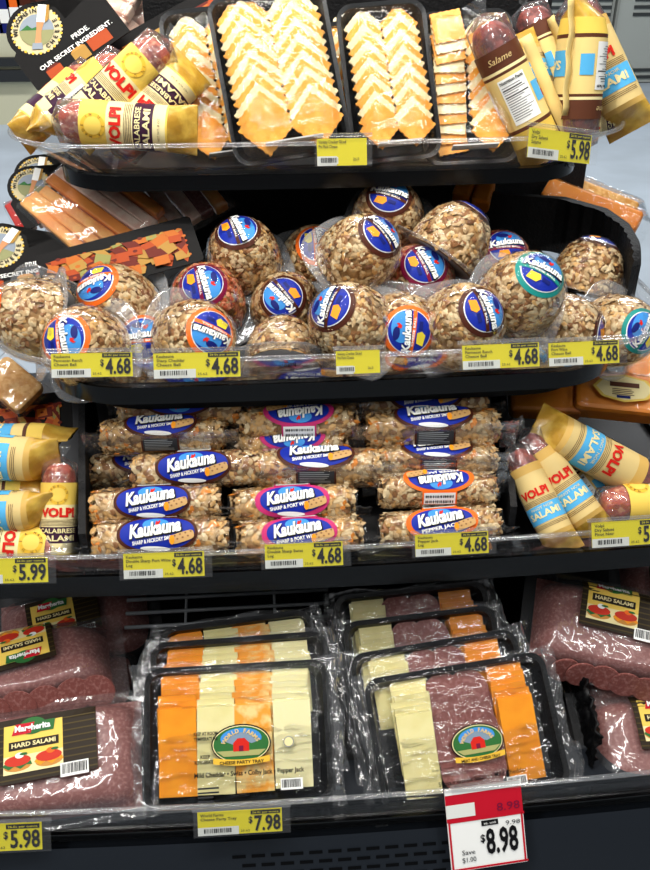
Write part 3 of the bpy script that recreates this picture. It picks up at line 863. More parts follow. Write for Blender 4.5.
# kind, px, py, apparent width px, axis (right, up, to viewer), roll of the print, label
balls = [
 ('or1', 22, 318, 86, (-.80, .15, .50), -1.2, 'cheese ball at the left end of its shelf, orange lid turned to the left edge'),
 ('or2', 64, 303, 78, (.25, .55, -.80), .4, 'mostly hidden cheese ball behind the leftmost ball, its lid out of sight'),
 ('or1', 112, 299, 82, (-.36, .40, .85), pi + .15, 'cheese ball with upside down orange label in front of the printed cheese board'),
 ('or2', 80, 345, 88, (-.22, .10, .97), -1.45, 'cheese ball with sideways orange label behind the leftmost 4.68 tag'),
 ('or1', 147, 345, 82, (.05, .12, .97), .08, 'cheese ball with upright orange label tucked between the two left 4.68 tags'),
 ('or2', 199, 338, 86, (.52, .08, .85), pi - .35, 'cheese ball with upside down orange label above the second 4.68 tag'),
 ('wi', 206, 297, 80, (.02, .30, .95), -1.35, 'reddish cheese ball with maroon label left of the pile, behind the second tag'),
 ('br2', 242, 250, 78, (-.08, .52, .84), -1.25, 'brown cheese ball standing alone at the back left with a brown lid'),
 ('br2', 285, 306, 78, (-.03, .18, .97), pi - .9, 'cheese ball with diagonal brown label, left neighbour of the big brown lid one'),
 ('br1', 283, 349, 80, (0, .86, -.50), 0, 'cheese ball showing its flat underside to the front beside the centre tag'),
 ('br1', 346, 320, 88, (-.50, .32, .80), 1.15, 'big front cheese ball with brown label read bottom to top, above the centre tag'),
 ('or1', 315, 257, 74, (.12, .28, .95), -1.5, 'cheese ball with orange label at the back, right of the lone brown one'),
 ('br1', 365, 250, 84, (.50, .36, .78), -.75, 'cheese ball with brown label turned right in the middle of the back row'),
 ('br2', 388, 212, 77, (-.03, .36, .93), -.35, 'topmost cheese ball of the pile, right under the top shelf'),
 ('or2', 403, 332, 86, (.10, -.10, .98), 1.45, 'cheese ball with orange label read upwards, right of the big brown lid one'),
 ('wi', 420, 278, 80, (.06, .30, .95), -1.15, 'reddish cheese ball with maroon label at the centre of the pile'),
 ('br1', 456, 236, 80, (.55, .78, .08), -.5, 'cheese ball tipped on edge with its flange slanting, back row right of centre'),
 ('br1', 468, 321, 88, (.34, .20, .91), -1.25, 'cheese ball with brown label just above the third 4.68 tag'),
 ('wi', 499, 262, 74, (.10, .38, .92), .1, 'reddish cheese ball half hidden behind the teal lid ball'),
 ('te', 527, 289, 88, (.24, .36, .90), -.45, 'large pale cheese ball with teal label right of centre'),
 ('br2', 590, 268, 74, (.26, .94, .20), -.25, 'upright cheese ball with lid on top against the black side wall'),
 ('br1', 574, 330, 74, (.88, -.16, .42), -1.3, 'cheese ball lying on its side above the rightmost 4.68 tag, brown lid right'),
 ('te', 625, 331, 76, (.32, -.12, .94), 1.0, 'cheese ball with teal label at the right end of its shelf'),
 ('wi', 508, 346, 70, (.18, .12, .97), -.2, 'reddish cheese ball low between the two right tags, mostly hidden'),
 ('wi', 437, 350, 72, (.0, .25, .96), .6, 'reddish cheese ball peeping out right of the upward orange label'),
]
for key, px, py, d, ax, roll, lab in balls:
    depth = 2 * BR * 1.07 * FPX / d * .985
    Z = camv(*ax)
    dr = ray(px, py)
    lim = (B2 - .036 + BR * .80 - EYE.z) / dr.z              # keep it on the shelf floor
    near = (.918 - EYE.y) / dr.y
    d0 = depth; depth = max(min(depth, lim), near)
    bs = 1.07 * depth / d0 * .93
    P = atd(px, py, depth)
    ref = CR if abs(Z.dot(CR)) < .95 else CU
    X0 = (CR - Z * CR.dot(Z)).normalized() if abs(Z.dot(CR)) < .92 else (CU * -1 if Z.dot(CR) > 0 else CU)
    X0 = (X0 - Z * X0.dot(Z)).normalized()
    X = Matrix.Rotation(roll, 3, Z) @ X0
    dup(BALL[key], frame(P - Z * (BH * .47 * bs), X, Z) @ Matrix.Scale(bs, 4), lab, GB)
for r in BALL.values(): drop(r)

# ------------------------------------------------------------------ cheese logs on the third shelf
LOG = {}
for key, pal, ring, sd, wd in (('brown', 'gold', 'p_brown', 21, 'SHARP & HICKORY SMOKE'), ('brown2', 'toast', 'p_brown', 22, 'SHARP & HICKORY SMOKE'), ('pink', 'gold', 'p_pink', 23, 'SHARP & PORT WINE'), ('orange', 'light', 'p_orange', 24, 'PEPPER JACK')):
    LOG[key] = cheese_log(pal, sd, ring, wd)
GL = 'nut coated cheese logs on the third shelf'
YA = 0.820
# kind, px, py, length px, Y, facing (up, viewer), upside down, roll deg, label
logs = [
 ('brown', 161, 538, 132, .815, (.50, .86), 0, 2, 'front bottom cheese log of the left column, just above its 4.68 tag'),
 ('brown', 156, 505, 126, .848, (.45, .89), 0, 3, 'cheese log second from the bottom in the left column'),
 ('brown2', 196, 470, 124, .880, (.35, .93), 0, 3.5, 'cheese log pushed right over its neighbours in the left column'),
 ('brown', 163, 436, 120, .915, (.72, .70), 0, 2.5, 'cheese log with dark text panel near the top of the left column'),
 ('brown2', 150, 471, 116, .925, (.70, .70), 0, 1, 'cheese log hidden behind the one pushed right, only its left end showing'),
 ('brown', 181, 410, 120, .950, (.62, .78), 1, 1, 'uppermost cheese log of the left column, half under the shelf above'),
 ('pink', 300, 536, 124, .812, (.45, .89), 0, 3, 'front bottom cheese log of the middle column with pink edged label'),
 ('pink', 293, 504, 122, .845, (.45, .89), 0, 3, 'pink edged cheese log second from the bottom in the middle column'),
 ('brown', 316, 468, 128, .878, (.74, .68), 0, 1, 'brown edged cheese log with dark panel between the pink ones'),
 ('pink', 293, 445, 108, .915, (.62, .78), 1, 2, 'pink edged cheese log squeezed behind the brown edged one, label upside down'),
 ('pink', 299, 423, 116, .925, (.72, .70), 1, 2.5, 'pink edged cheese log with barcode turned to the front'),
 ('pink', 303, 403, 110, .965, (.55, .80), 0, 1, 'uppermost cheese log of the middle column, half under the shelf above'),
 ('orange', 440, 526, 118, .812, (.50, .86), 0, 5, 'front bottom cheese log of the right column with orange edged label'),
 ('orange', 437, 490, 116, .845, (.78, .62), 1, 2, 'orange edged cheese log with upside down label and barcode to the front'),
 ('brown', 436, 462, 118, .885, (.86, .50), 0, 2, 'cheese log with dark panel right above the upside down orange one'),
 ('brown', 432, 429, 130, .910, (.74, .68), 0, 3, 'large cheese log with dark panel near the top of the right column'),
 ('brown2', 424, 402, 122, .955, (.55, .80), 0, 2, 'uppermost cheese log of the right column, half under the shelf above'),
]
for key, px, py, ln, Y, (fu, fv), flip, rl, lab in logs:
    P = at(px, py, Y)
    depth = (P - EYE).dot(CF)
    s = ln / FPX * depth / LL
    Z = camv(0, fu * (.95 if fu > .6 else .5), fv)
    r = radians(rl) + (pi if flip else 0)
    # facing tilts: more 'up' turns the dark panel to the viewer
    X = CR * cos(radians(rl)) + CU * sin(radians(rl))
    if flip: X = -X
    mw = frame(P, X, Z) @ Matrix.Scale(s, 4)
    dup(LOG[key], mw, lab, GL)
for r in LOG.values(): drop(r)
# black stepped riser under the rear logs
p = at(88, 500, .85).x; q = at(500, 480, .85).x
ramp(s3, p + .01, q - .01, .80, 1.02, B3 - .02, .001, .105, 'riser')

# ------------------------------------------------------------------ wrapped salamis
SAL = {'plum': salami('plum', 4, 'salami_bright'), 'sky': salami('sky', 6, 'salami_rind'), 'cocoa': salami('cocoa', 9, 'salami_rind')}
sals = [
 # kind, meat end px, fold end px, Y meat, Y fold, width px, roll of print deg, label, group
 ('plum', (66, 121), (195, 131), 1.165, 1.150, 44, 6, 'front plum banded salami lying level along the top shelf guard', 1),
 ('plum', (160, 50), (72, 134), 1.215, 1.180, 46, 18, 'plum banded salami slanting with its meat end up beside the printed board', 1),
 ('plum', (122, 146), (194, 66), 1.165, 1.215, 44, 4, 'plum banded salami with crinkled gold fold up, next to the first cracker tray', 1),
 ('plum', (118, 64), (32, 134), 1.255, 1.215, 38, -88, 'salami with barcode to the front behind the slanting one on the top shelf', 1),
 ('plum', (88, 74), (18, 138), 1.29, 1.225, 36, 150, 'salami mostly hidden at the left end of the top shelf, only gold tips showing', 1),
 ('cocoa', (487, 30), (545, 160), 1.185, 1.145, 45, 0, 'salami with white nutrition panel leaning right of the last cracker tray', 2),
 ('sky', (556, 140), (514, 36), 1.190, 1.265, 38, 10, 'blue banded salami between the nutrition panel one and the upright one', 2),
 ('cocoa', (530, 14), (566, 110), 1.310, 1.250, 40, 60, 'brown banded salami at the back, dark meat end up against the black panel', 2),
 ('cocoa', (574, 138), (586, -6), 1.165, 1.200, 48, 78, 'upright salami with gold fold on top and pink meat at the guard', 2),
 ('sky', (576, 10), (632, 130), 1.265, 1.200, 46, 8, 'blue banded salami slanting down to the right end of the top shelf', 2),
 ('plum', (560, 134), (634, 104), 1.225, 1.225, 34, 170, 'olive gold salami fold lying under the slanting one at the right end', 2),
 ('sky', (-78, 452), (57, 461), .900, .885, 44, 40, 'topmost blue banded salami stacked left on the third shelf', 3),
 ('cocoa', (-70, 445), (72, 438), .985, .965, 34, 110, 'salami behind the topmost stacked one, below the printed cheese board', 3),
 ('cocoa', (-80, 492), (47, 490), .900, .885, 36, 150, 'thin showing salami in the middle of the left stack on the third shelf', 3),
 ('sky', (-76, 513), (54, 510), .858, .848, 40, 50, 'blue banded salami lower in the left stack with its fold to the right', 3),
 ('plum', (66, 549), (-62, 541), .832, .836, 42, 12, 'salami with meat end toward the logs behind the 5.99 tag', 3),
 ('plum', (60, 468), (58, 574), .885, .815, 36, 4, 'salami standing on end beside the left divider on the third shelf', 3),
 ('sky', (650, 484), (538, 424), .872, .905, 42, 14, 'topmost blue banded salami crossing the others on the right of the third shelf', 4),
 ('sky', (529, 440), (600, 536), .905, .812, 36, -8, 'blue banded salami slanting below the topmost one on the right', 4),
 ('sky', (517, 455), (566, 552), .885, .793, 34, 4, 'blue banded salami nearest the right divider on the third shelf', 4),
 ('plum', (606, 505), (720, 498), .845, .850, 40, 120, 'dark salami end showing above the right tag on the third shelf', 4),
 ('cocoa', (556, 448), (618, 530), .935, .862, 36, 20, 'salami with white panel showing between the slanting ones on the right', 4),
]
for kind, pm, pf, Ym, Yf_, wpx, roll, lab, g in sals:
    A, B = at(pm[0], pm[1], Ym), at(pf[0], pf[1], Yf_)
    C = (A + B) / 2
    depth = (C - EYE).dot(CF)
    X = (B - A)
    lx = X.length / (SL - .004)
    r = wpx / FPX * depth / (2 * SR)
    Z = (EYE - C).normalized()
    Z = (Z - X.normalized() * Z.dot(X.normalized())).normalized()
    Z = Matrix.Rotation(radians(roll), 3, X.normalized()) @ Z
    dup(SAL[kind], frame(C, X, Z) @ Matrix.Diagonal((lx, r, r, 1)), lab, 'paper wrapped salamis')
for r in SAL.values(): drop(r)

# ------------------------------------------------------------------ cracker cut cheese trays on the top shelf
def slice_obj(name, side, th, mt, parent, wavy=True, w2=None, h2=None):
    pts = []
    hw, hh = (w2 or side) / 2, (h2 or side) / 2
    n = 14
    for e, (a, b) in enumerate((((-hw, -hh), (hw, -hh)), ((hw, -hh), (hw, hh)), ((hw, hh), (-hw, hh)), ((-hw, hh), (-hw, -hh)))):
        for i in range(n if wavy else 1):
            f = i / n
            nx, ny = ((0, -1), (1, 0), (0, 1), (-1, 0))[e]
            wv = .0008 * sin(f * 2 * pi * 5) if wavy else 0
            pts.append((a[0] + (b[0] - a[0]) * f + nx * wv, a[1] + (b[1] - a[1]) * f + ny * wv))
    k = M(); k.prism(pts, 0, th, mt)
    return k.build(name, parent)
def tray_shell(t, W, H, D, mt='tray_black', rim=.006, r=.018, flare=.008):
    k = M()
    rings = [(rrect(W - 2 * flare, H - 2 * flare, r, 6), 0.0), (rrect(W, H, r, 6), D), (rrect(W + 2 * rim, H + 2 * rim, r + rim, 6), D + .0015), (rrect(W + 2 * rim, H + 2 * rim, r + rim, 6), D - .002)]
    inn = [(rrect(W - 2 * flare - .004, H - 2 * flare - .004, r, 6), 0.002), (rrect(W - .003, H - .003, r, 6), D)]
    n = len(rings[0][0])
    def strip(A, B, za, zb):
        k.add([(p[0], p[1], za) for p in A] + [(p[0], p[1], zb) for p in B], [(i, (i + 1) % n, n + (i + 1) % n, n + i) for i in range(n)], mt)
    strip(inn[0][0], inn[1][0], .002, D); strip(inn[1][0], rings[2][0], D, D + .0015); strip(rings[2][0], rings[3][0], D + .0015, D - .002)
    strip(rings[3][0], rings[0][0], D - .002, 0)
    k.add([(p[0], p[1], .002) for p in inn[0][0]], [tuple(range(n))], mt)
    k.add([(p[0], p[1], 0) for p in rings[0][0]], [tuple(range(n - 1, -1, -1))], mt)
    return k.build('tray', t)
WS = slice_obj('cheese_slice', .046, .0045, 'white_cheese', None)
OS = slice_obj('cheese_slice', .046, .0045, 'orange_cheese', None)
def put(src, parent, mw):
    o = src.copy(); COL.objects.link(o); o.parent = parent; o.matrix_local = mw
    return o
def cracker_tray(px, py, Y, W, H, tilt, yaw, roll, label, cols=2, mode='zigzag', seed=1, nl=13):
    t = thing('cracker_cheese_tray', label, 'cheese tray', 'cracker cut cheese trays on the top shelf')
    rg = random.Random(seed)
    P = at(px, py, Y)
    a = radians(tilt)
    Z = Vector((sin(yaw), -sin(a) * cos(yaw), cos(a)))
    X = Vector((cos(yaw), sin(yaw), 0))
    mw = frame(P, X, Z) @ Matrix.Rotation(roll, 4, 'Z')
    t.matrix_world = mw
    base = Matrix.Translation((0, H / 2, 0))
    o = tray_shell(t, W, H, .020, rim=.004); o.matrix_local = base
    pitch = (H - .046) / nl
    for c in range(cols):
        cx = (c - (cols - 1) / 2) * (W - .018) / cols if cols > 1 else 0
        for i in range(nl):
            y = .034 + pitch * i
            z = .006 + .0026 * (nl - i) * .9
            src = WS if (i + c) % 2 == 0 else OS
            if i == 0: src = OS
            if mode == 'stack' and c == 0:
                ry = Matrix.Rotation(rg.uniform(-.12, .2), 4, 'Z'); z = .006 + .0026 * i; tip = Matrix.Rotation(radians(-3), 4, 'X')
            else:
                ry = Matrix.Rotation(pi / 4 + rg.uniform(-.06, .06), 4, 'Z'); tip = Matrix.Rotation(radians(4), 4, 'X')
            sc = (W - .010) / cols / .0625 if cols > 1 else 1.1
            put(src, t, Matrix.Translation((cx + rg.uniform(-.001, .001), y, z)) @ tip @ ry @ Matrix.Diagonal((sc, sc, 1, 1)))
    k = M()                                                    # clear domed lid
    def lidf(u, v):
        x, y = (u - .5) * (W - .004), v * (H - .004)
        e = min(u, 1 - u) * W / .016; f = min(v, 1 - v) * H / .016
        g = min(1, e) * min(1, f); g = g * g * (3 - 2 * g)
        return Vector((x, y + .002, .021 + g * (.030 + .012 * (1 - v)) + .001 * noise.noise(Vector((x * 60, y * 60, seed)))))
    k.grid(lidf, 26, 34, 'wrap'); k.build('clear_lid', t, True)
    k = M(); k.box((0, .012, .044), (W * .5, .002, .018), 'p_white'); k.build('paper_sticker', t)
    return t
cracker_tray(230, 172, 1.215, .112, .212, 58, .10, .09, 'cracker cheese tray leaning behind the leftmost salamis, partly covered', seed=2)
cracker_tray(294, 161, 1.165, .146, .210, 58, .03, .13, 'large cracker cheese tray in the centre, its wavy slices in two columns', seed=3, nl=14)
cracker_tray(352, 150, 1.235, .080, .165, 58, .0, .10, 'narrow visible cracker cheese tray behind and between the two big ones', cols=1, seed=4, nl=11)
cracker_tray(396, 163, 1.165, .110, .200, 58, .0, .08, 'cracker cheese tray of two zigzag columns right of the centre tag', seed=5, nl=13)
cracker_tray(470, 166, 1.170, .118, .195, 58, -.06, .05, 'cracker cheese tray with loose flat slices next to the right salamis', seed=6, mode='stack', nl=12)
for s_ in (WS, OS): bpy.data.objects.remove(s_)
# ------------------------------------------------------------------ party trays on the bottom shelf
def film_over(t, W, H, z0, seed, name='film_wrap', amp=.0016, side=.016):
    k = M()
    def fn(u, v):
        x, y = (u - .5) * (W + .010), v * (H + .008) - .004
        e = min(1, min(u, 1 - u) * W / .012) * min(1, min(v, 1 - v) * H / .012)
        w = amp * (noise.noise(Vector((x * 14, y * 85, seed))) + .7 * noise.noise(Vector((x * 50 + y * 40, y * 60, seed + 5))))
        return Vector((x, y, z0 - .006 * (1 - e) + w))
    k.grid(fn, 40, 46, 'wrap_tray'); k.build(name, t, True)
    for s_ in (-1, 1):
        k = M()
        def fe(u, v):
            y = u * (H + .02) - .01
            w = noise.noise(Vector((y * 38, v * 2.2, seed + s_ * 3)))
            w2 = noise.noise(Vector((y * 90, v * 5, seed + s_ * 7)))
            return Vector((s_ * (W / 2 + .003 + v * (side + .010 * noise.noise(Vector((y * 22, 1, seed))))), y + .006 * w2 * v, z0 - .008 + .012 * w * v + .006 * w2))
        k.grid(fe, 44, 8, 'wrap_crumple'); k.build('crumpled_film', t, True)
    k = M()
    def fe(u, v):
        x = (u - .5) * (W + .02)
        w = noise.noise(Vector((x * 38, v * 2.2, seed + 2)))
        return Vector((x, H + .001 + v * (.008 + .006 * noise.noise(Vector((x * 20, 2, seed)))), z0 - .006 + .009 * w * v))
    k.grid(fe, 44, 5, 'wrap_crumple'); k.build('crumpled_film', t, True)
def disc_slice(parent, x, y, z, r, tip, rotz, mt='salami', rim='salami', th=.0022, name='salami_slice'):
    k = M()
    k.prism([(r * cos(2 * pi * i / 24), r * sin(2 * pi * i / 24)) for i in range(24)], 0, th, rim)
    k.prism([(r * .94 * cos(2 * pi * i / 24), r * .94 * sin(2 * pi * i / 24)) for i in range(24)], th * .5, th + .0003, mt)
    o = k.build(name, parent)
    o.matrix_local = Matrix.Translation((x, y, z)) @ Matrix.Rotation(rotz, 4, 'Z') @ Matrix.Rotation(tip, 4, 'X')
    return o
def emblem(k, tx, fn, cx, cy, s, words):
    k.oval(fn, cx, cy, .034 * s, .0215 * s, 'p_black', .0, 3, 32)
    k.oval(fn, cx, cy, .0325 * s, .020 * s, 'p_cream', .0003, 3, 32)
    k.oval(fn, cx, cy, .0315 * s, .019 * s, 'p_green', .0006, 3, 32)
    k.oval(fn, cx, cy + .006 * s, .0235 * s, .0112 * s, 'p_sky', .0008, 2, 24)
    k.oval(fn, cx, cy + .001 * s, .0205 * s, .0115 * s, 'p_hill', .0010, 2, 24)
    k.poly(fn, [(cx + x * .001 * s, cy + y * .001 * s) for x, y in ((-30, -4), (-18, 3), (-8, -1), (2, 4), (12, 0), (22, 3), (30, -4), (24, -10), (-24, -10))], 'p_green', .0012)
    k.poly(fn, [(cx + x * .001 * s, cy + y * .001 * s) for x, y in ((-28, -7), (28, -7), (20, -13), (-20, -13))], 'p_field', .0014)
    k.poly(fn, [(cx + x * .001 * s, cy + y * .001 * s) for x, y in ((-9, -8), (9, -8), (9, 1), (4, 6), (-4, 6), (-9, 1))], 'p_red', .0016)
    k.poly(fn, [(cx + x * .001 * s, cy + y * .001 * s) for x, y in ((-2.5, -8), (2.5, -8), (2.5, -2), (-2.5, -2))], 'p_maroon', .0018)
    pts = [(-32 + 64 * i / 8, -17 - 3.0 * sin(pi * i / 8)) for i in range(9)]
    k.poly(fn, [(cx + x * .001 * s, cy + (y - 3.2) * .001 * s) for x, y in pts] + [(cx + x * .001 * s, cy + (y + 3.2) * .001 * s) for x, y in reversed(pts)], 'p_gold', .0014)
    tx.text(fn, words, cx, cy - .0198 * s, .0048 * s, 'p_black', h=.0020, bold=.02, fit=.050 * s)
    tx.arctext(fn, 'WORLD FARMS', cx, cy - .008 * s, .022 * s, pi * .86, pi * .14, .0062 * s, 'p_tan', .0018, .04)
def party_tray(kind, px, py, Y, tilt, yaw, roll, label, seed, W=.204, H=.148, dx=0, gap=0, slide=0):
    g = 'four cheese party trays in the left stack' if kind == 'cheese' else 'cheese and salami party trays in the right stack'
    t = thing('party_tray', label, 'deli tray', g)
    rg = random.Random(seed)
    P = at(px, py, Y); a = radians(tilt)
    P = P + Vector((dx, sin(a) * gap + cos(a) * slide, sin(a) * slide - cos(a) * gap))
    mw = frame(P, Vector((cos(yaw), sin(yaw), 0)), Vector((sin(yaw) * sin(a), -sin(a) * cos(yaw), cos(a)))) @ Matrix.Rotation(roll, 4, 'Z')
    t.matrix_world = mw
    o = tray_shell(t, W, H, .026, rim=.005, r=.014, flare=.006); o.matrix_local = Matrix.Translation((0, H / 2, 0))
    cols = [('cheddar', -.070, 0), ('swiss', -.0255, 0), ('colby', .0185, 0), ('pepper_jack', .0625, .002)] if kind == 'cheese' else [('swiss', -.062, 0), ('meat', .0, 0), ('cheddar', .064, 0)]
    for mt_, cx, dy in cols:
        if mt_ == 'meat':
            for r_ in range(7):
                for c_ in (0, 1):
                    disc_slice(t, cx - .016 + .030 * c_ + rg.uniform(-.002, .002), .034 + r_ * .0145, .0275 - r_ * .0021 - .0006 * c_, .0255, radians(3), rg.uniform(0, 6))
            continue
        n = 8
        for i in range(n):
            k = M()
            hh = .096 if i == 0 else .083
            pts = [(-.0215, 0), (.0215, 0), (.0215 + rg.uniform(-.0004, .0004), hh), (-.0215 + rg.uniform(-.0004, .0004), hh)]
            k.prism(pts, 0, .0032, mt_)
            o = k.build('cheese_slice', t)
            o.matrix_local = Matrix.Translation((cx + rg.uniform(-.0018, .0018) + .0006 * i * (1 if cx < 0 else -.3), .011 + (.0 if i == 0 else .008) + dy + i * .0068, .0205 - i * .0025)) @ Matrix.Rotation(rg.uniform(-.025, .025), 4, 'Z') @ Matrix.Rotation(radians(7.5), 4, 'X')
    film_over(t, W, H, .032, seed)
    k = M(); tx = M()
    fn = lambda u, v, h: Vector((u, v - .010, .0362 + h))
    if kind == 'cheese':
        emblem(k, tx, fn, .004, .074, 1.0, 'CHEESE PARTY TRAY')
        tx.text(fn, 'Mild Cheddar \u2022 Swiss \u2022 Colby Jack \u2022 Pepper Jack', .012, .0425, .0072, 'p_black', fit=.124, bold=.03)
        tx.text(fn, 'NET WT. 16 oz (1 lb) 454g', .014, .0195, .0045, 'p_black', fit=.046)
        for j, s_ in enumerate(('KEEP AT ROOM', 'TEMPERATURE')): tx.text(fn, s_, -.036, .087 - j * .0058, .0052, 'p_black', fit=.027, bold=.03)
        for j, s_ in enumerate(('KEEP', 'REFRIGERATED')): tx.text(fn, s_, -.037, .062 - j * .0058, .0052, 'p_black', fit=.011 + .013 * j, bold=.03)
        k.lines(fn, -.046, .0125, -.022, .031, 4, 'p_darkgrey', .0002, 2, .4)
        k.barcode(fn, .047, .022, .072, .034, .0, 3)
        k.oval(fn, .058, .073, .006, .006, 'p_grey', 0, 2, 18); k.oval(fn, .058, .073, .005, .005, 'p_cream', .0003, 2, 18)
    else:
        emblem(k, tx, fn, .008, .073, .94, 'MEAT AND CHEESE TRAY')
        tx.text(fn, 'Swiss \u2022 Genoa Salami \u2022 Mild Cheddar', .006, .034, .0070, 'p_black', fit=.106, bold=.012)
        tx.text(fn, 'Keep Refrigerated', -.038, .050, .0040, 'p_black', fit=.026)
        k.barcode(fn, .034, .018, .058, .029, .0, 7)
        tx.text(fn, 'NET WT. 16 oz', -.034, .020, .0045, 'p_black', fit=.030)
    w = k.build('printed_emblem', t); tx.build('lettering', w)
    return t
party_tray('cheese', 241, 801, .645, 41, -.015, .012, 'front cheese party tray of the left stack above the 7.98 tag', 1)
party_tray('cheese', 241, 801, .645, 41, .0, .018, 'second cheese party tray of the left stack, only its top strip showing', 2, dx=.006, gap=.027, slide=.033)
party_tray('cheese', 241, 801, .645, 41, .0, .075, 'rearmost cheese party tray of the left stack, black edge rising to the right', 3, W=.182, dx=.010, gap=.052, slide=.058)
party_tray('deli', 474, 797, .645, 41, .06, .055, 'front cheese and salami party tray of the right stack, behind the 8.98 tag', 4, W=.216)
party_tray('deli', 474, 797, .645, 41, .05, .065, 'second cheese and salami party tray of the right stack', 5, W=.204, dx=-.018, gap=.027, slide=.031)
party_tray('deli', 474, 797, .645, 41, .05, .03, 'third cheese and salami party tray of the right stack, showing salami rolls', 6, W=.190, dx=-.034, gap=.053, slide=.068)
party_tray('deli', 474, 797, .645, 41, .05, .02, 'rearmost cheese and salami party tray under the third shelf', 7, W=.196, dx=-.040, gap=.078, slide=.104)

# ------------------------------------------------------------------ flat packs of sliced hard salami
def salami_pack(label, P, X, Z, W, H, T, lab_c, lab_rot, lab_s, seed, front=True):
    t = thing('salami_pack', label, 'sliced salami', 'vacuum packs of sliced salami')
    t.matrix_world = frame(P, X, Z)
    rg = random.Random(seed)
    def hgt(x, y, s=1.0):
        q = 5
        e = (abs(x / (W * .44 * s)) ** q + abs(y / (H * .44 * s)) ** q) ** (1 / q)
        return T * max(0.0, 1 - max(0, e - .72) / .28) ** .45 if e < 1 else 0.0
    k = M()
    def mf(u, v):
        x, y = (u - .5) * W * .9, (v - .5) * H * .9
        return Vector((x, y, max(.001, hgt(x, y)) - .002 + .0012 * noise.noise(Vector((x * 60, y * 60, seed)))))
    k.grid(mf, 40, 34, 'salami')
    k.build('sliced_meat', t, True)
    n = 0
    for row, (y0, zt) in enumerate(((-.455, .35),) if seed in (2, 3, 5, 6) else ()):
        for i in range(7):
            x = (-.38 + .76 * i / 6) * W + rg.uniform(-.003, .003)
            y = y0 * H + rg.uniform(-.002, .002)
            tip = radians(62) if row == 0 else radians(7)
            r = .023 if row == 0 else .027
            if row == 0: r = min(.024, T * .60)
            disc_slice(t, x, y - (.004 if row == 0 else 0), max(.004, T * zt if row else T * .5), r, tip, rg.uniform(-.25, .25))
    k = M()
    def ff(u, v):
        x, y = (u - .5) * W * 1.06, (v - .5) * H * 1.08
        z = hgt(x, y, 1.06) + .004
        w = noise.noise(Vector((x * 22, y * 30, seed))) * .0022 + noise.noise(Vector((x * 70, y * 45, seed + 4))) * .0012
        return Vector((x, y, z + w))
    k.grid(ff, 52, 44, 'wrap_pack'); k.build('vacuum_film', t, True)
    cx, cy = lab_c
    R_ = Matrix.Rotation(lab_rot, 3, 'Z') @ Matrix.Scale(lab_s, 3)
    def fn(u, v, h):
        p = R_ @ Vector((u, v, 0)); x, y = cx + p.x, cy + p.y
        return Vector((x, y, hgt(x, y, 1.06) + .0075 + h))
    k = M(); tx = M()
    k.rect(fn, -.050, -.033, .050, .033, 'p_labelbrown', 0, 12, 8)
    for i in range(9): k.rect(fn, -.050, -.030 + i * .0068, .050, -.0285 + i * .0068, 'p_labelolive', .0004, 12, 2)
    k.rect(fn, -.043, -.024, .016, .026, 'p_gold_light', .0008, 8, 6)
    k.rect(fn, -.043, -.024, .016, -.006, 'p_cream', .0011, 8, 4)
    k.rect(fn, -.038, -.0005, .012, .0085, 'p_labelbrown', .0012, 8, 3)
    k.oval(fn, -.014, .0225, .0135, .0090, 'p_green', .0014, 3, 24)
    k.poly(fn, [(-.035, .0150), (-.016, .0150), (-.012, .0262), (-.031, .0262)], 'p_salered', .0017)
    k.poly(fn, [(-.016, .0150), (.007, .0150), (.009, .0262), (-.012, .0262)], 'p_green', .0017)
    for ox in (-.029, .002):
        k.oval(fn, ox, -.0165, .0135, .0055, 'p_bread', .0014, 2, 18)
        k.poly(fn, [(ox + .0145 * x, -.0155 + .0045 * y) for x, y in ((-1, 0), (-.6, -.9), (-.2, -.2), (.2, -1), (.6, -.2), (1, -.4), (.9, .5), (-.9, .5))], 'p_cheese' if ox > 0 else 'p_green', .0017)
        k.oval(fn, ox, -.0115, .0130, .0055, 'p_tomato', .0020, 2, 18)
        k.oval(fn, ox + .002, -.0065, .0045, .003, 'p_orange' if ox > 0 else 'p_white', .0023, 2, 12)
        k.oval(fn, ox + .006, -.0055, .004, .0014, 'p_green', .0026, 2, 10)
    k.barcode(fn, .013, -.036, .041, -.022, .0015, seed)
    w = k.build('card_label', t)
    tx.text(fn, 'Margherita', -.014, .0205, .0088, 'p_white', h=.0030, bold=.04, fit=.036)
    tx.text(fn, 'HARD SALAMI', -.013, .0038, .0062, 'p_cream', h=.0022, bold=.03, fit=.044)
    tx.build('lettering', w)
    return t
def pack_from(label, c, Y, depthlen, wpx, tilt, yaw, roll, T, lab_c, lab_rot, lab_s, seed, H=.135):
    P = at(c[0], c[1], Y)
    depth = (P - EYE).dot(CF)
    W = wpx / FPX * depth
    a = radians(tilt)
    Zv = Vector((sin(yaw) * sin(a), -sin(a) * cos(yaw), cos(a)))
    mw = frame(P, Vector((cos(yaw), sin(yaw), 0)), Zv) @ Matrix.Rotation(roll, 4, 'Z')
    X = Vector((mw[0][0], mw[1][0], mw[2][0]))
    return salami_pack(label, P, X, Zv, W, H, T, lab_c, lab_rot, lab_s, seed)
pack_from('front hard salami pack at the lower left with its card label upright', (48, 764), .683, 0, 205, 21, .02, .05, .028, (.006, .010), .06, 1.10, 1, H=.138)
pack_from('hard salami pack lying on top at the left with its label upside down', (20, 676), .800, 0, 196, 10, .12, .08, .036, (-.002, .016), pi + .10, 1.0, 2, H=.115)
pack_from('salami pack under the upside down label one, edges of slices showing at right', (56, 700), .818, 0, 186, 12, .10, .08, .026, (-.05, .01), .1, .8, 3, H=.11)
pack_from('rear left salami pack with barcode sticking out beneath the third shelf', (76, 632), .915, 0, 160, 24, .08, .06, .030, (-.010, .010), .12, .95, 4, H=.12)
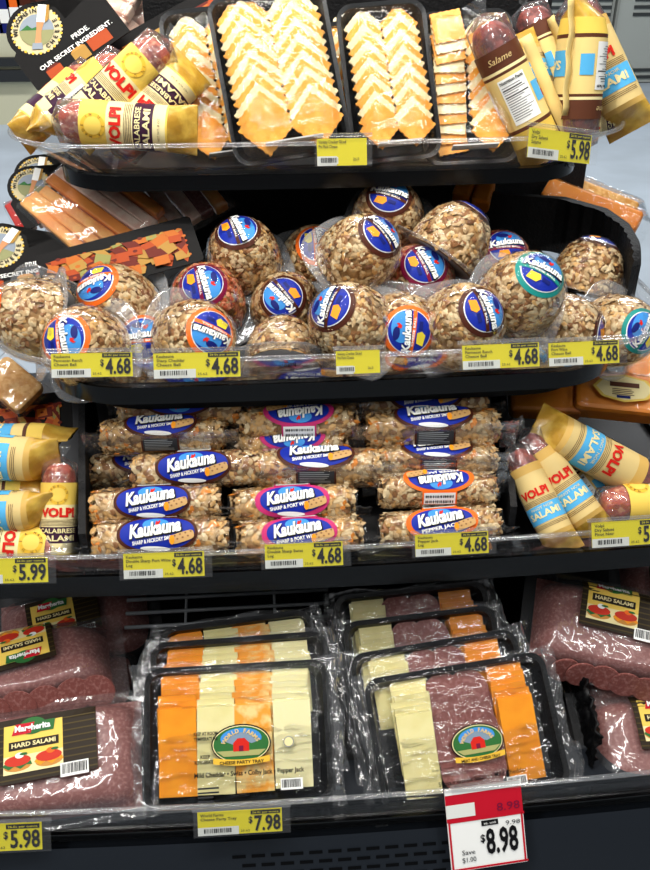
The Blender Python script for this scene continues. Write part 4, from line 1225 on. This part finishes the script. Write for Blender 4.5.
pack_from('large hard salami pack on top of the right stack with slanting label', (604, 634), .800, 0, 158, 28, -.10, -.20, .032, (.014, .026), -.04, 1.08, 5, H=.130)
pack_from('salami pack in the middle of the right stack between two labelled ones', (650, 688), .775, 0, 186, 16, .0, .02, .030, (.05, .01), 0, .8, 6, H=.12)
pack_from('front hard salami pack at the lower right, label cut by the right edge', (682, 742), .695, 0, 205, 24, .04, -.02, .026, (-.016, .018), -.05, 1.0, 7, H=.13)
pack_from('rearmost salami pack peeking in at the right edge under the third shelf', (690, 600), .890, 0, 150, 22, -.1, -.1, .028, (-.02, .0), 0, .9, 8, H=.12)

# ------------------------------------------------------------------ printed signs and cheese boards
def art_cubes(k, fn, u0, u1, v0, v1, n, seed, sc=1.0):
    rg = random.Random(seed)
    for i in range(n):
        cx, cy = rg.uniform(u0, u1), rg.uniform(v0, v1)
        s = rg.uniform(.010, .016) * sc; a = rg.uniform(-.6, .6)
        A = Vector((cos(a), sin(a))) * s; B = Vector((-sin(a), cos(a))) * s * rg.uniform(.6, .9); Cc = Vector((-.35, .55)) * s
        h = .0004 + i * .00006
        base, side = rg.choice([('p_cubeorange', 'p_cubered'), ('p_cubeorange', 'p_cubeamber'), ('p_cubered', 'p_cubeorange'), ('p_cubecream', 'p_cubeamber'), ('p_cubegreen', 'p_cubecream'), ('p_cubeamber', 'p_cubered')])
        o = Vector((cx, cy))
        clampv = lambda p: (min(u1, max(u0, p[0])), min(v1, max(v0, p[1])))
        q = [o, o + A, o + A + B, o + B]
        k.poly(fn, [clampv(p) for p in q], base, h)
        k.poly(fn, [clampv(p) for p in (o + B, o + A + B, o + A + B + Cc, o + B + Cc)], side, h)
        if rg.random() < .5: k.oval(fn, *clampv(o + A * .5 + B * .5), s * .18, s * .12, side, h + .00003, 1, 8)
def cheese_board(label, P, X, Z, L_, H_, n, seed):
    t = thing('printed_cheese_board', label, 'display card', None)
    t.matrix_world = frame(P, X, Z)
    k = M(); k.prism(rrect(L_, H_, .006, 4), -.0015, 0, 'card_black'); b = k.build('board', t)
    k = M(); art_cubes(k, flat, -L_ / 2 + .004, L_ / 2 - .016, -H_ / 2 + .003, H_ * .26, n, seed, H_ / .055)
    k.build('cheese_print', t)
    return t
def seal_sign(label, P, X, Z, s):
    t = thing('cheese_seal_sign', label, 'display card', 'round topped black cheese seal signs')
    t.matrix_world = frame(P, X, Z) @ Matrix.Scale(s, 4)
    k = M()
    out = [(-.055, -.036), (.060, -.036), (.060, .018), (.054, .026), (.012, .026)]
    for i in range(15):
        a = radians(-12) + radians(205) * i / 14
        out.append((-.020 + .033 * cos(a), .024 + .033 * sin(a)))
    out += [(-.058, .012), (-.058, -.030)]
    k.prism(out, -.0015, 0, 'card_black'); b = k.build('board', t)
    k = M(); tx = M(); cx, cy = 0, 0
    rs = radians(-34)
    def sf(u, v, h): return Vector((-.020 + u * cos(rs) - v * sin(rs), .024 + u * sin(rs) + v * cos(rs), h))
    k.oval(sf, cx, cy, .0265, .0265, 'p_seal2', .0004, 3, 40)
    for i in range(40):
        a = 2 * pi * i / 40; k.oval(sf, cx + .0265 * cos(a), cy + .0265 * sin(a), .0016, .0016, 'p_gold' if i % 2 else 'p_seal2', .0005, 1, 6)
    k.oval(sf, cx, cy, .0185, .0185, 'p_stone', .0008, 3, 32)
    k.poly(sf, [(cx + .0185 * cos(a), cy + .0185 * sin(a)) for a in [pi + pi * i / 16 for i in range(17)]], 'p_meadow', .0010)
    k.poly(sf, [(cx + x * .001, cy + y * .001) for x, y in ((-17, 0), (-10, 6), (-5, 2), (0, 4), (0, 0))], 'p_green', .0011)
    k.poly(sf, [(cx + x * .001, cy + y * .001) for x, y in ((-2, -18), (5, -18), (5, -2), (8, 8), (4, 12), (0, 10), (0, 0))], 'p_skin', .0014)
    k.poly(sf, [(cx + x * .001, cy + y * .001) for x, y in ((-5, -22), (7, -22), (6, -15), (-4, -15))], 'p_stone', .0016)
    k.poly(sf, [(cx + x * .001, cy + y * .001) for x, y in ((0, 9), (9, 8), (11, 28), (2, 29))], 'p_white', .0018)
    k.poly(sf, [(cx + x * .001, cy + y * .001) for x, y in ((9, 8), (13, 11), (14, 28), (11, 28))], 'p_cubecream', .0018)
    tx.arctext(sf, 'WISCONSIN', cx, cy, .0222, pi * 1.08, pi * .50, .0066, 'p_black', .0012, .03)
    tx.arctext(sf, 'CHEESE', cx, cy, .0222, -pi * .36, pi * .20, .0066, 'p_black', .0012, .03, inward=True)
    tx.text(flat, 'PRIDE.', .016, -.006, .0078, 'p_white', h=.0010, bold=.02)
    tx.text(flat, 'OUR SECRET INGREDIENT.', .004, -.0155, .0072, 'p_white', h=.0010, bold=.02, fit=.092)
    for x, y, w, c1, c2 in ((-.030, -.027, .018, 'p_cubeorange', 'p_cubered'), (.028, -.024, .026, 'p_cubeorange', 'p_cubered'), (.003, -.026, .018, 'p_cubecream', 'p_bread')):
        k.poly(flat, [(x - w / 2, y - .008), (x + w / 2, y - .008), (x + w / 2, y + .006), (x - w / 2, y + .006)], c1, .0006)
        k.poly(flat, [(x - w / 2, y + .006), (x + w / 2, y + .006), (x + w / 2 - .004, y + .009), (x - w / 2 + .004, y + .009)], c2, .0006)
    k.build('seal_print', b); tx.build('lettering', b)
    return t
def rot_cam(deg, tz=(0, .12, 1)):
    a = radians(deg); return CR * cos(a) + CU * sin(a), camv(*tz)
X, Z = rot_cam(37); seal_sign('black cheese seal sign at the upper left corner beside the salamis', at(65, 37, 1.335), X, Z, 1.28)
X, Z = rot_cam(33, (.1, .3, 1)); seal_sign('small black cheese seal sign under the left end of the top shelf', at(52, 193, 1.24), X, Z, .98)
X, Z = rot_cam(37, (.1, .3, 1)); seal_sign('black cheese seal sign hidden behind the small one, rim of its seal showing', at(58, 180, 1.31), X, Z, 1.0)
X, Z = rot_cam(16, (.1, .4, 1)); seal_sign('black cheese seal sign cut by the left edge above the cheese balls', at(20, 262, 1.15), X, Z, 1.18)
X, Z = rot_cam(31); cheese_board('long printed cheese board slanting behind the salamis on the top shelf', at(165, 40, 1.36), X, Z, .245, .075, 60, 3)
X, Z = rot_cam(20, (.05, .35, 1)); cheese_board('long printed cheese board above the left cheese balls', at(120, 258, 1.10), X, Z, .205, .070, 70, 5)
X, Z = rot_cam(9, (.05, .4, 1)); cheese_board('printed cheese board low at the left, behind the stacked salamis', at(22, 420, 1.02), X, Z, .130, .070, 34, 8)

# ------------------------------------------------------------------ other packaged goods on the side faces
def slab_pack(name, label, cat, P, X, Z, W, H, T, mt, strips, seed, seam=False, label_print=False, group=None, wrap='wrap_pack'):
    t = thing(name, label, cat, group)
    t.matrix_world = frame(P, X, Z)
    rg = random.Random(seed)
    k0 = 'cheese_stick' if strips > 1 else 'cheese_block'
    for i in range(strips):
        k = M()
        w = W / strips
        pts = rrect(w * .94, H, min(w, H) * .16, 4)
        k.prism(pts, 0, T, rg.choice(mt) if isinstance(mt, (list, tuple)) else mt)
        o = k.build(k0, t)
        o.matrix_local = Matrix.Translation((-W / 2 + w * (i + .5), rg.uniform(-.004, .004), rg.uniform(-.003, .003))) @ Matrix.Rotation(rg.uniform(-.05, .05) if strips > 1 else 0, 4, 'Z')
        md = o.modifiers.new('soft', 'BEVEL'); md.width = min(T, w) * .2; md.segments = 2
    k = M()
    def ff(u, v):
        x, y = (u - .5) * W * 1.14, (v - .5) * H * 1.14
        e = max(abs(u - .5), abs(v - .5)) * 2
        z = (T + .005) * (1 if e < .85 else max(.15, 1 - (e - .85) * 5))
        return Vector((x, y, z + .003 * noise.noise(Vector((x * 32, y * 26, seed))) + .0016 * noise.noise(Vector((x * 80, y * 60, seed)))))
    k.grid(ff, 34, 34, wrap); k.build('clear_wrapper', t, True)
    if label_print:
        fn = lambda u, v, h: Vector((u, v, T + .008 + h))
        k = M(); k.oval(fn, -W * .05, 0, W * .28, H * .36, 'p_gold_light', 0, 2, 8); k.oval(fn, -W * .05, 0, W * .25, H * .31, 'p_cream', .0005, 2, 8)
        k.rect(fn, -W * .18, H * .02, W * .08, H * .14, 'p_cocoa', .001, 3, 2); k.lines(fn, -W * .16, -H * .2, W * .06, -.02 * H, 4, 'p_cocoa', .001, 3, .4)
        k.rect(fn, -W * .12, -H * .27, W * .0, -H * .2, 'p_navy', .001, 2, 2)
        k.build('gold_label', t)
    return t
SMK = ['smoked', 'smoked', 'smoked_pink', 'orange_block']
X, Z = rot_cam(52, (.0, .35, 1)); slab_pack('smoked_cheese_pack', 'clear pack of orange smoked sticks below the left end of the top shelf', 'cheese pack', at(94, 214, 1.22), X, Z, .125, .16, .016, SMK, 7, 1)
X, Z = rot_cam(38, (.0, .35, 1)); slab_pack('smoked_cheese_pack', 'clear pack of pinkish smoked sticks in shiny crinkled film, right of the orange one', 'cheese pack', at(160, 202, 1.25), X, Z, .15, .13, .016, ['smoked_pink', 'smoked', 'smoked_pink', 'salami'], 7, 2)
X, Z = rot_cam(30, (.0, .35, 1)); slab_pack('smoked_cheese_pack', 'clear pack with red and white print lying behind the small seal sign', 'cheese pack', at(28, 218, 1.34), X, Z, .045, .05, .02, ['p_red', 'smoked_pink'], 3, 3)
X, Z = rot_cam(60, (.0, .2, 1)); slab_pack('sliced_meat_pack', 'pinkish pack standing behind the upper left seal sign', 'meat pack', at(92, 14, 1.50), X, Z, .11, .12, .02, ['smoked_pink', 'p_cream', 'smoked_pink'], 5, 4)
X, Z = rot_cam(50, (.0, .2, 1)); slab_pack('sliced_meat_pack', 'reddish pack at the top edge behind the long slanting cheese board', 'meat pack', at(142, 4, 1.54), X, Z, .12, .12, .02, ['smoked_pink', 'smoked', 'smoked_pink'], 5, 5)
X, Z = rot_cam(-32, (-.1, .45, 1)); slab_pack('waffle_cheese_pack', 'orange waffle patterned pack beyond the black side wall at the right', 'cheese pack', at(588, 216, 1.36), X, Z, .17, .040, .03, 'orange_block', 1, 6, wrap='wrap')
X, Z = rot_cam(-34, (-.1, .45, 1)); slab_pack('waffle_cheese_pack', 'pale tan pack lying on the orange one beyond the side wall', 'cheese pack', at(596, 204, 1.42), X, Z, .14, .034, .03, 'waffle', 1, 7, wrap='wrap')
X, Z = rot_cam(-22, (-.1, .45, 1)); slab_pack('waffle_cheese_pack', 'orange and white pack hanging below the right part of the top shelf', 'cheese pack', at(474, 196, 1.36), X, Z, .06, .05, .03, ['orange_block', 'white_cheese'], 2, 8, wrap='wrap')
X, Z = rot_cam(-9, (-.05, .5, 1)); slab_pack('orange_cheese_block', 'orange cheese block with gold label behind the right salamis of the third shelf', 'cheese block', at(622, 404, 1.03), X, Z, .15, .060, .035, 'orange_block', 1, 9, label_print=True, wrap='wrap')
X, Z = rot_cam(-5, (-.05, .5, 1)); slab_pack('orange_cheese_block', 'plain orange cheese block left of the gold labelled one', 'cheese block', at(543, 404, 1.05), X, Z, .105, .055, .03, 'orange_block', 1, 10, wrap='wrap')
X, Z = rot_cam(-20, (-.05, .5, 1)); slab_pack('orange_cheese_block', 'orange cheese block at the right edge just under the ball shelf', 'cheese block', at(656, 378, 1.08), X, Z, .10, .05, .03, 'orange_block', 1, 11, wrap='wrap')
X, Z = rot_cam(-40, (.2, .3, 1)); slab_pack('smoked_cheese_pack', 'tan wrapped pack at the left edge below the ball shelf', 'cheese pack', at(14, 388, 1.04), X, Z, .07, .05, .02, 'waffle', 1, 12)

# ------------------------------------------------------------------ price tags on the guards
GT = 'yellow shelf price tags'
price_tag(342, 152, 50, 1, '', ['Variety Cracker Sliced', 'Pre Pack Cheese'], 'small yellow tag at the centre of the top shelf guard, without a big price', GT, big=False, hpx=26, tilt=20)
price_tag(560, 146, 74, 1, '5.98', ['Volpi', 'Dry Salami', 'Salame'], 'yellow 5.98 tag at the right end of the top shelf guard', GT, roll=-.10, yaw=.30, hpx=28, tilt=20)
price_tag(92, 365, 80, 2, '4.68', ['Kaukauna', 'Parmesan Ranch', 'Cheese Ball'], 'leftmost 4.68 tag on the cheese ball shelf', GT, hpx=24)
price_tag(197, 365, 86, 2, '4.68', ['Kaukauna', 'Sharp Cheddar', 'Cheese Ball'], 'second 4.68 tag from the left on the cheese ball shelf', GT, hpx=25)
price_tag(358, 362, 44, 2, '', ['Variety Cracker Sliced', 'Pre Pack Cheese'], 'small yellow tag without big price at the centre of the ball shelf', GT, big=False, hpx=23)
price_tag(501, 356, 78, 2, '4.68', ['Kaukauna', 'Parmesan Ranch', 'Cheese Ball'], 'third 4.68 tag on the ball shelf, right of its centre', GT, hpx=24)
price_tag(584, 353, 72, 2, '4.68', ['Kaukauna', 'Port Wine', 'Cheese Ball'], 'rightmost 4.68 tag on the cheese ball shelf', GT, hpx=23)
price_tag(4, 571, 86, 3, '5.99', ['Volpi', 'Dry Salami'], 'yellow 5.99 tag under the stacked salamis at the left edge', GT, hpx=25)
price_tag(164, 565, 80, 3, '4.68', ['Kaukauna', 'Double Sharp Port Wine', 'Log'], '4.68 tag under the left column of cheese logs', GT, hpx=25)
price_tag(304, 555, 78, 3, '4.68', ['Kaukauna', 'Double Sharp Swiss', 'Log'], '4.68 tag under the middle column of cheese logs', GT, hpx=24)
price_tag(452, 544, 74, 3, '4.68', ['Kaukauna', 'Pepper Jack', 'Log'], '4.68 tag under the right column of cheese logs', GT, hpx=22)
price_tag(630, 533, 78, 3, '5.99', ['Volpi', 'Dry Salami', 'Pinot Noir'], 'yellow tag cut by the right edge under the crossing salamis', GT, hpx=25)
price_tag(-6, 838, 94, 4, '5.98', ['Margherita', 'Hard Salami'], '5.98 tag at the lower left under the hard salami packs', GT, hpx=28)
price_tag(240, 822, 84, 4, '7.98', ['World Farms', 'Cheese Party Tray'], '7.98 tag below the four cheese party tray', GT, hpx=24)
# red and white sale tag hanging from the bottom guard
P = at(486, 826, front_y(4, .2) - .022); depth = (P - EYE).dot(CF)
w, h = 78 / FPX * depth, 84 / FPX * depth
t = thing('sale_tag', 'red and white 8.98 sale tag hanging from the bottom shelf guard', 'price tag')
t.matrix_world = frame(P, Vector((1, .06, .035)), Vector((.03, -.86, .50)))
k = M(); k.box((0, 0, -.0006), (w, h, .0012), 'p_white')
hw, hh = w / 2, h / 2
k.rect(flat, -hw, hh * .20, hw, hh, 'p_salered', .0004)
k.rect(flat, -hw, hh * .86, hw, hh, 'p_white', .0008); k.rect(flat, -hw, hh * .30, -hw * .25, hh * .62, 'p_tagwhite', .0008)
for a in ((-hw, -hh, -hw * .95, hh * .2), (hw * .95, -hh, hw, hh * .2), (-hw, -hh, hw, -hh * .95), (-hw, hh * .16, hw, hh * .22)): k.rect(flat, a[0] + (.001 if a[0] < 0 else -.001), a[1] + .001, a[2] + (.001 if a[0] < 0 else -.001), a[3] + .001, 'p_salered', .0008)
k.rect(flat, -hw * .12, hh * .02, hw * .32, hh * .15, 'p_black', .0010)
card = k.build('card', t)
k = M()
k.text(flat, '$', -hw * .12, -hh * .28, h * .13, 'p_black', h=.0014, bold=.02, fit=w * .06)
k.text(flat, '8.98', hw * .38, -hh * .40, h * .42, 'p_black', h=.0014, bold=.025, fit=w * .42)
k.text(flat, '9.98', hw * .70, hh * .02, h * .075, 'p_darkgrey', h=.0014, fit=w * .19)
k.text(flat, 'Save', -hw * .52, -hh * .56, h * .085, 'p_darkgrey', h=.0014, fit=w * .17)
k.text(flat, '$1.00', -hw * .52, -hh * .74, h * .085, 'p_darkgrey', h=.0014, fit=w * .18)
k.text(flat, '8.98', hw * .62, hh * .42, h * .14, 'p_maroon', h=.0014, fit=w * .30)
k.text(flat, 'ea. unit', hw * .10, hh * .085, h * .045, 'p_white', h=.0016, fit=w * .16)
k.build('lettering', card)
k = M(); k.tube([(-hw * .82, hh * 1.06, .001), (hw * .95, hh * 1.06, .001)], .0024, 'acrylic_rim', 6); k.rect(flat, -hw * .82, hh * .9, hw * .95, hh * 1.08, 'tag_sleeve', .002); k.build('clear_clip', t)
for o in list(COL.objects):
    if o.type == 'MESH' and o.parent is None and 'label' not in o.keys() and o.get('kind') is None: print('STRAY', o.name)
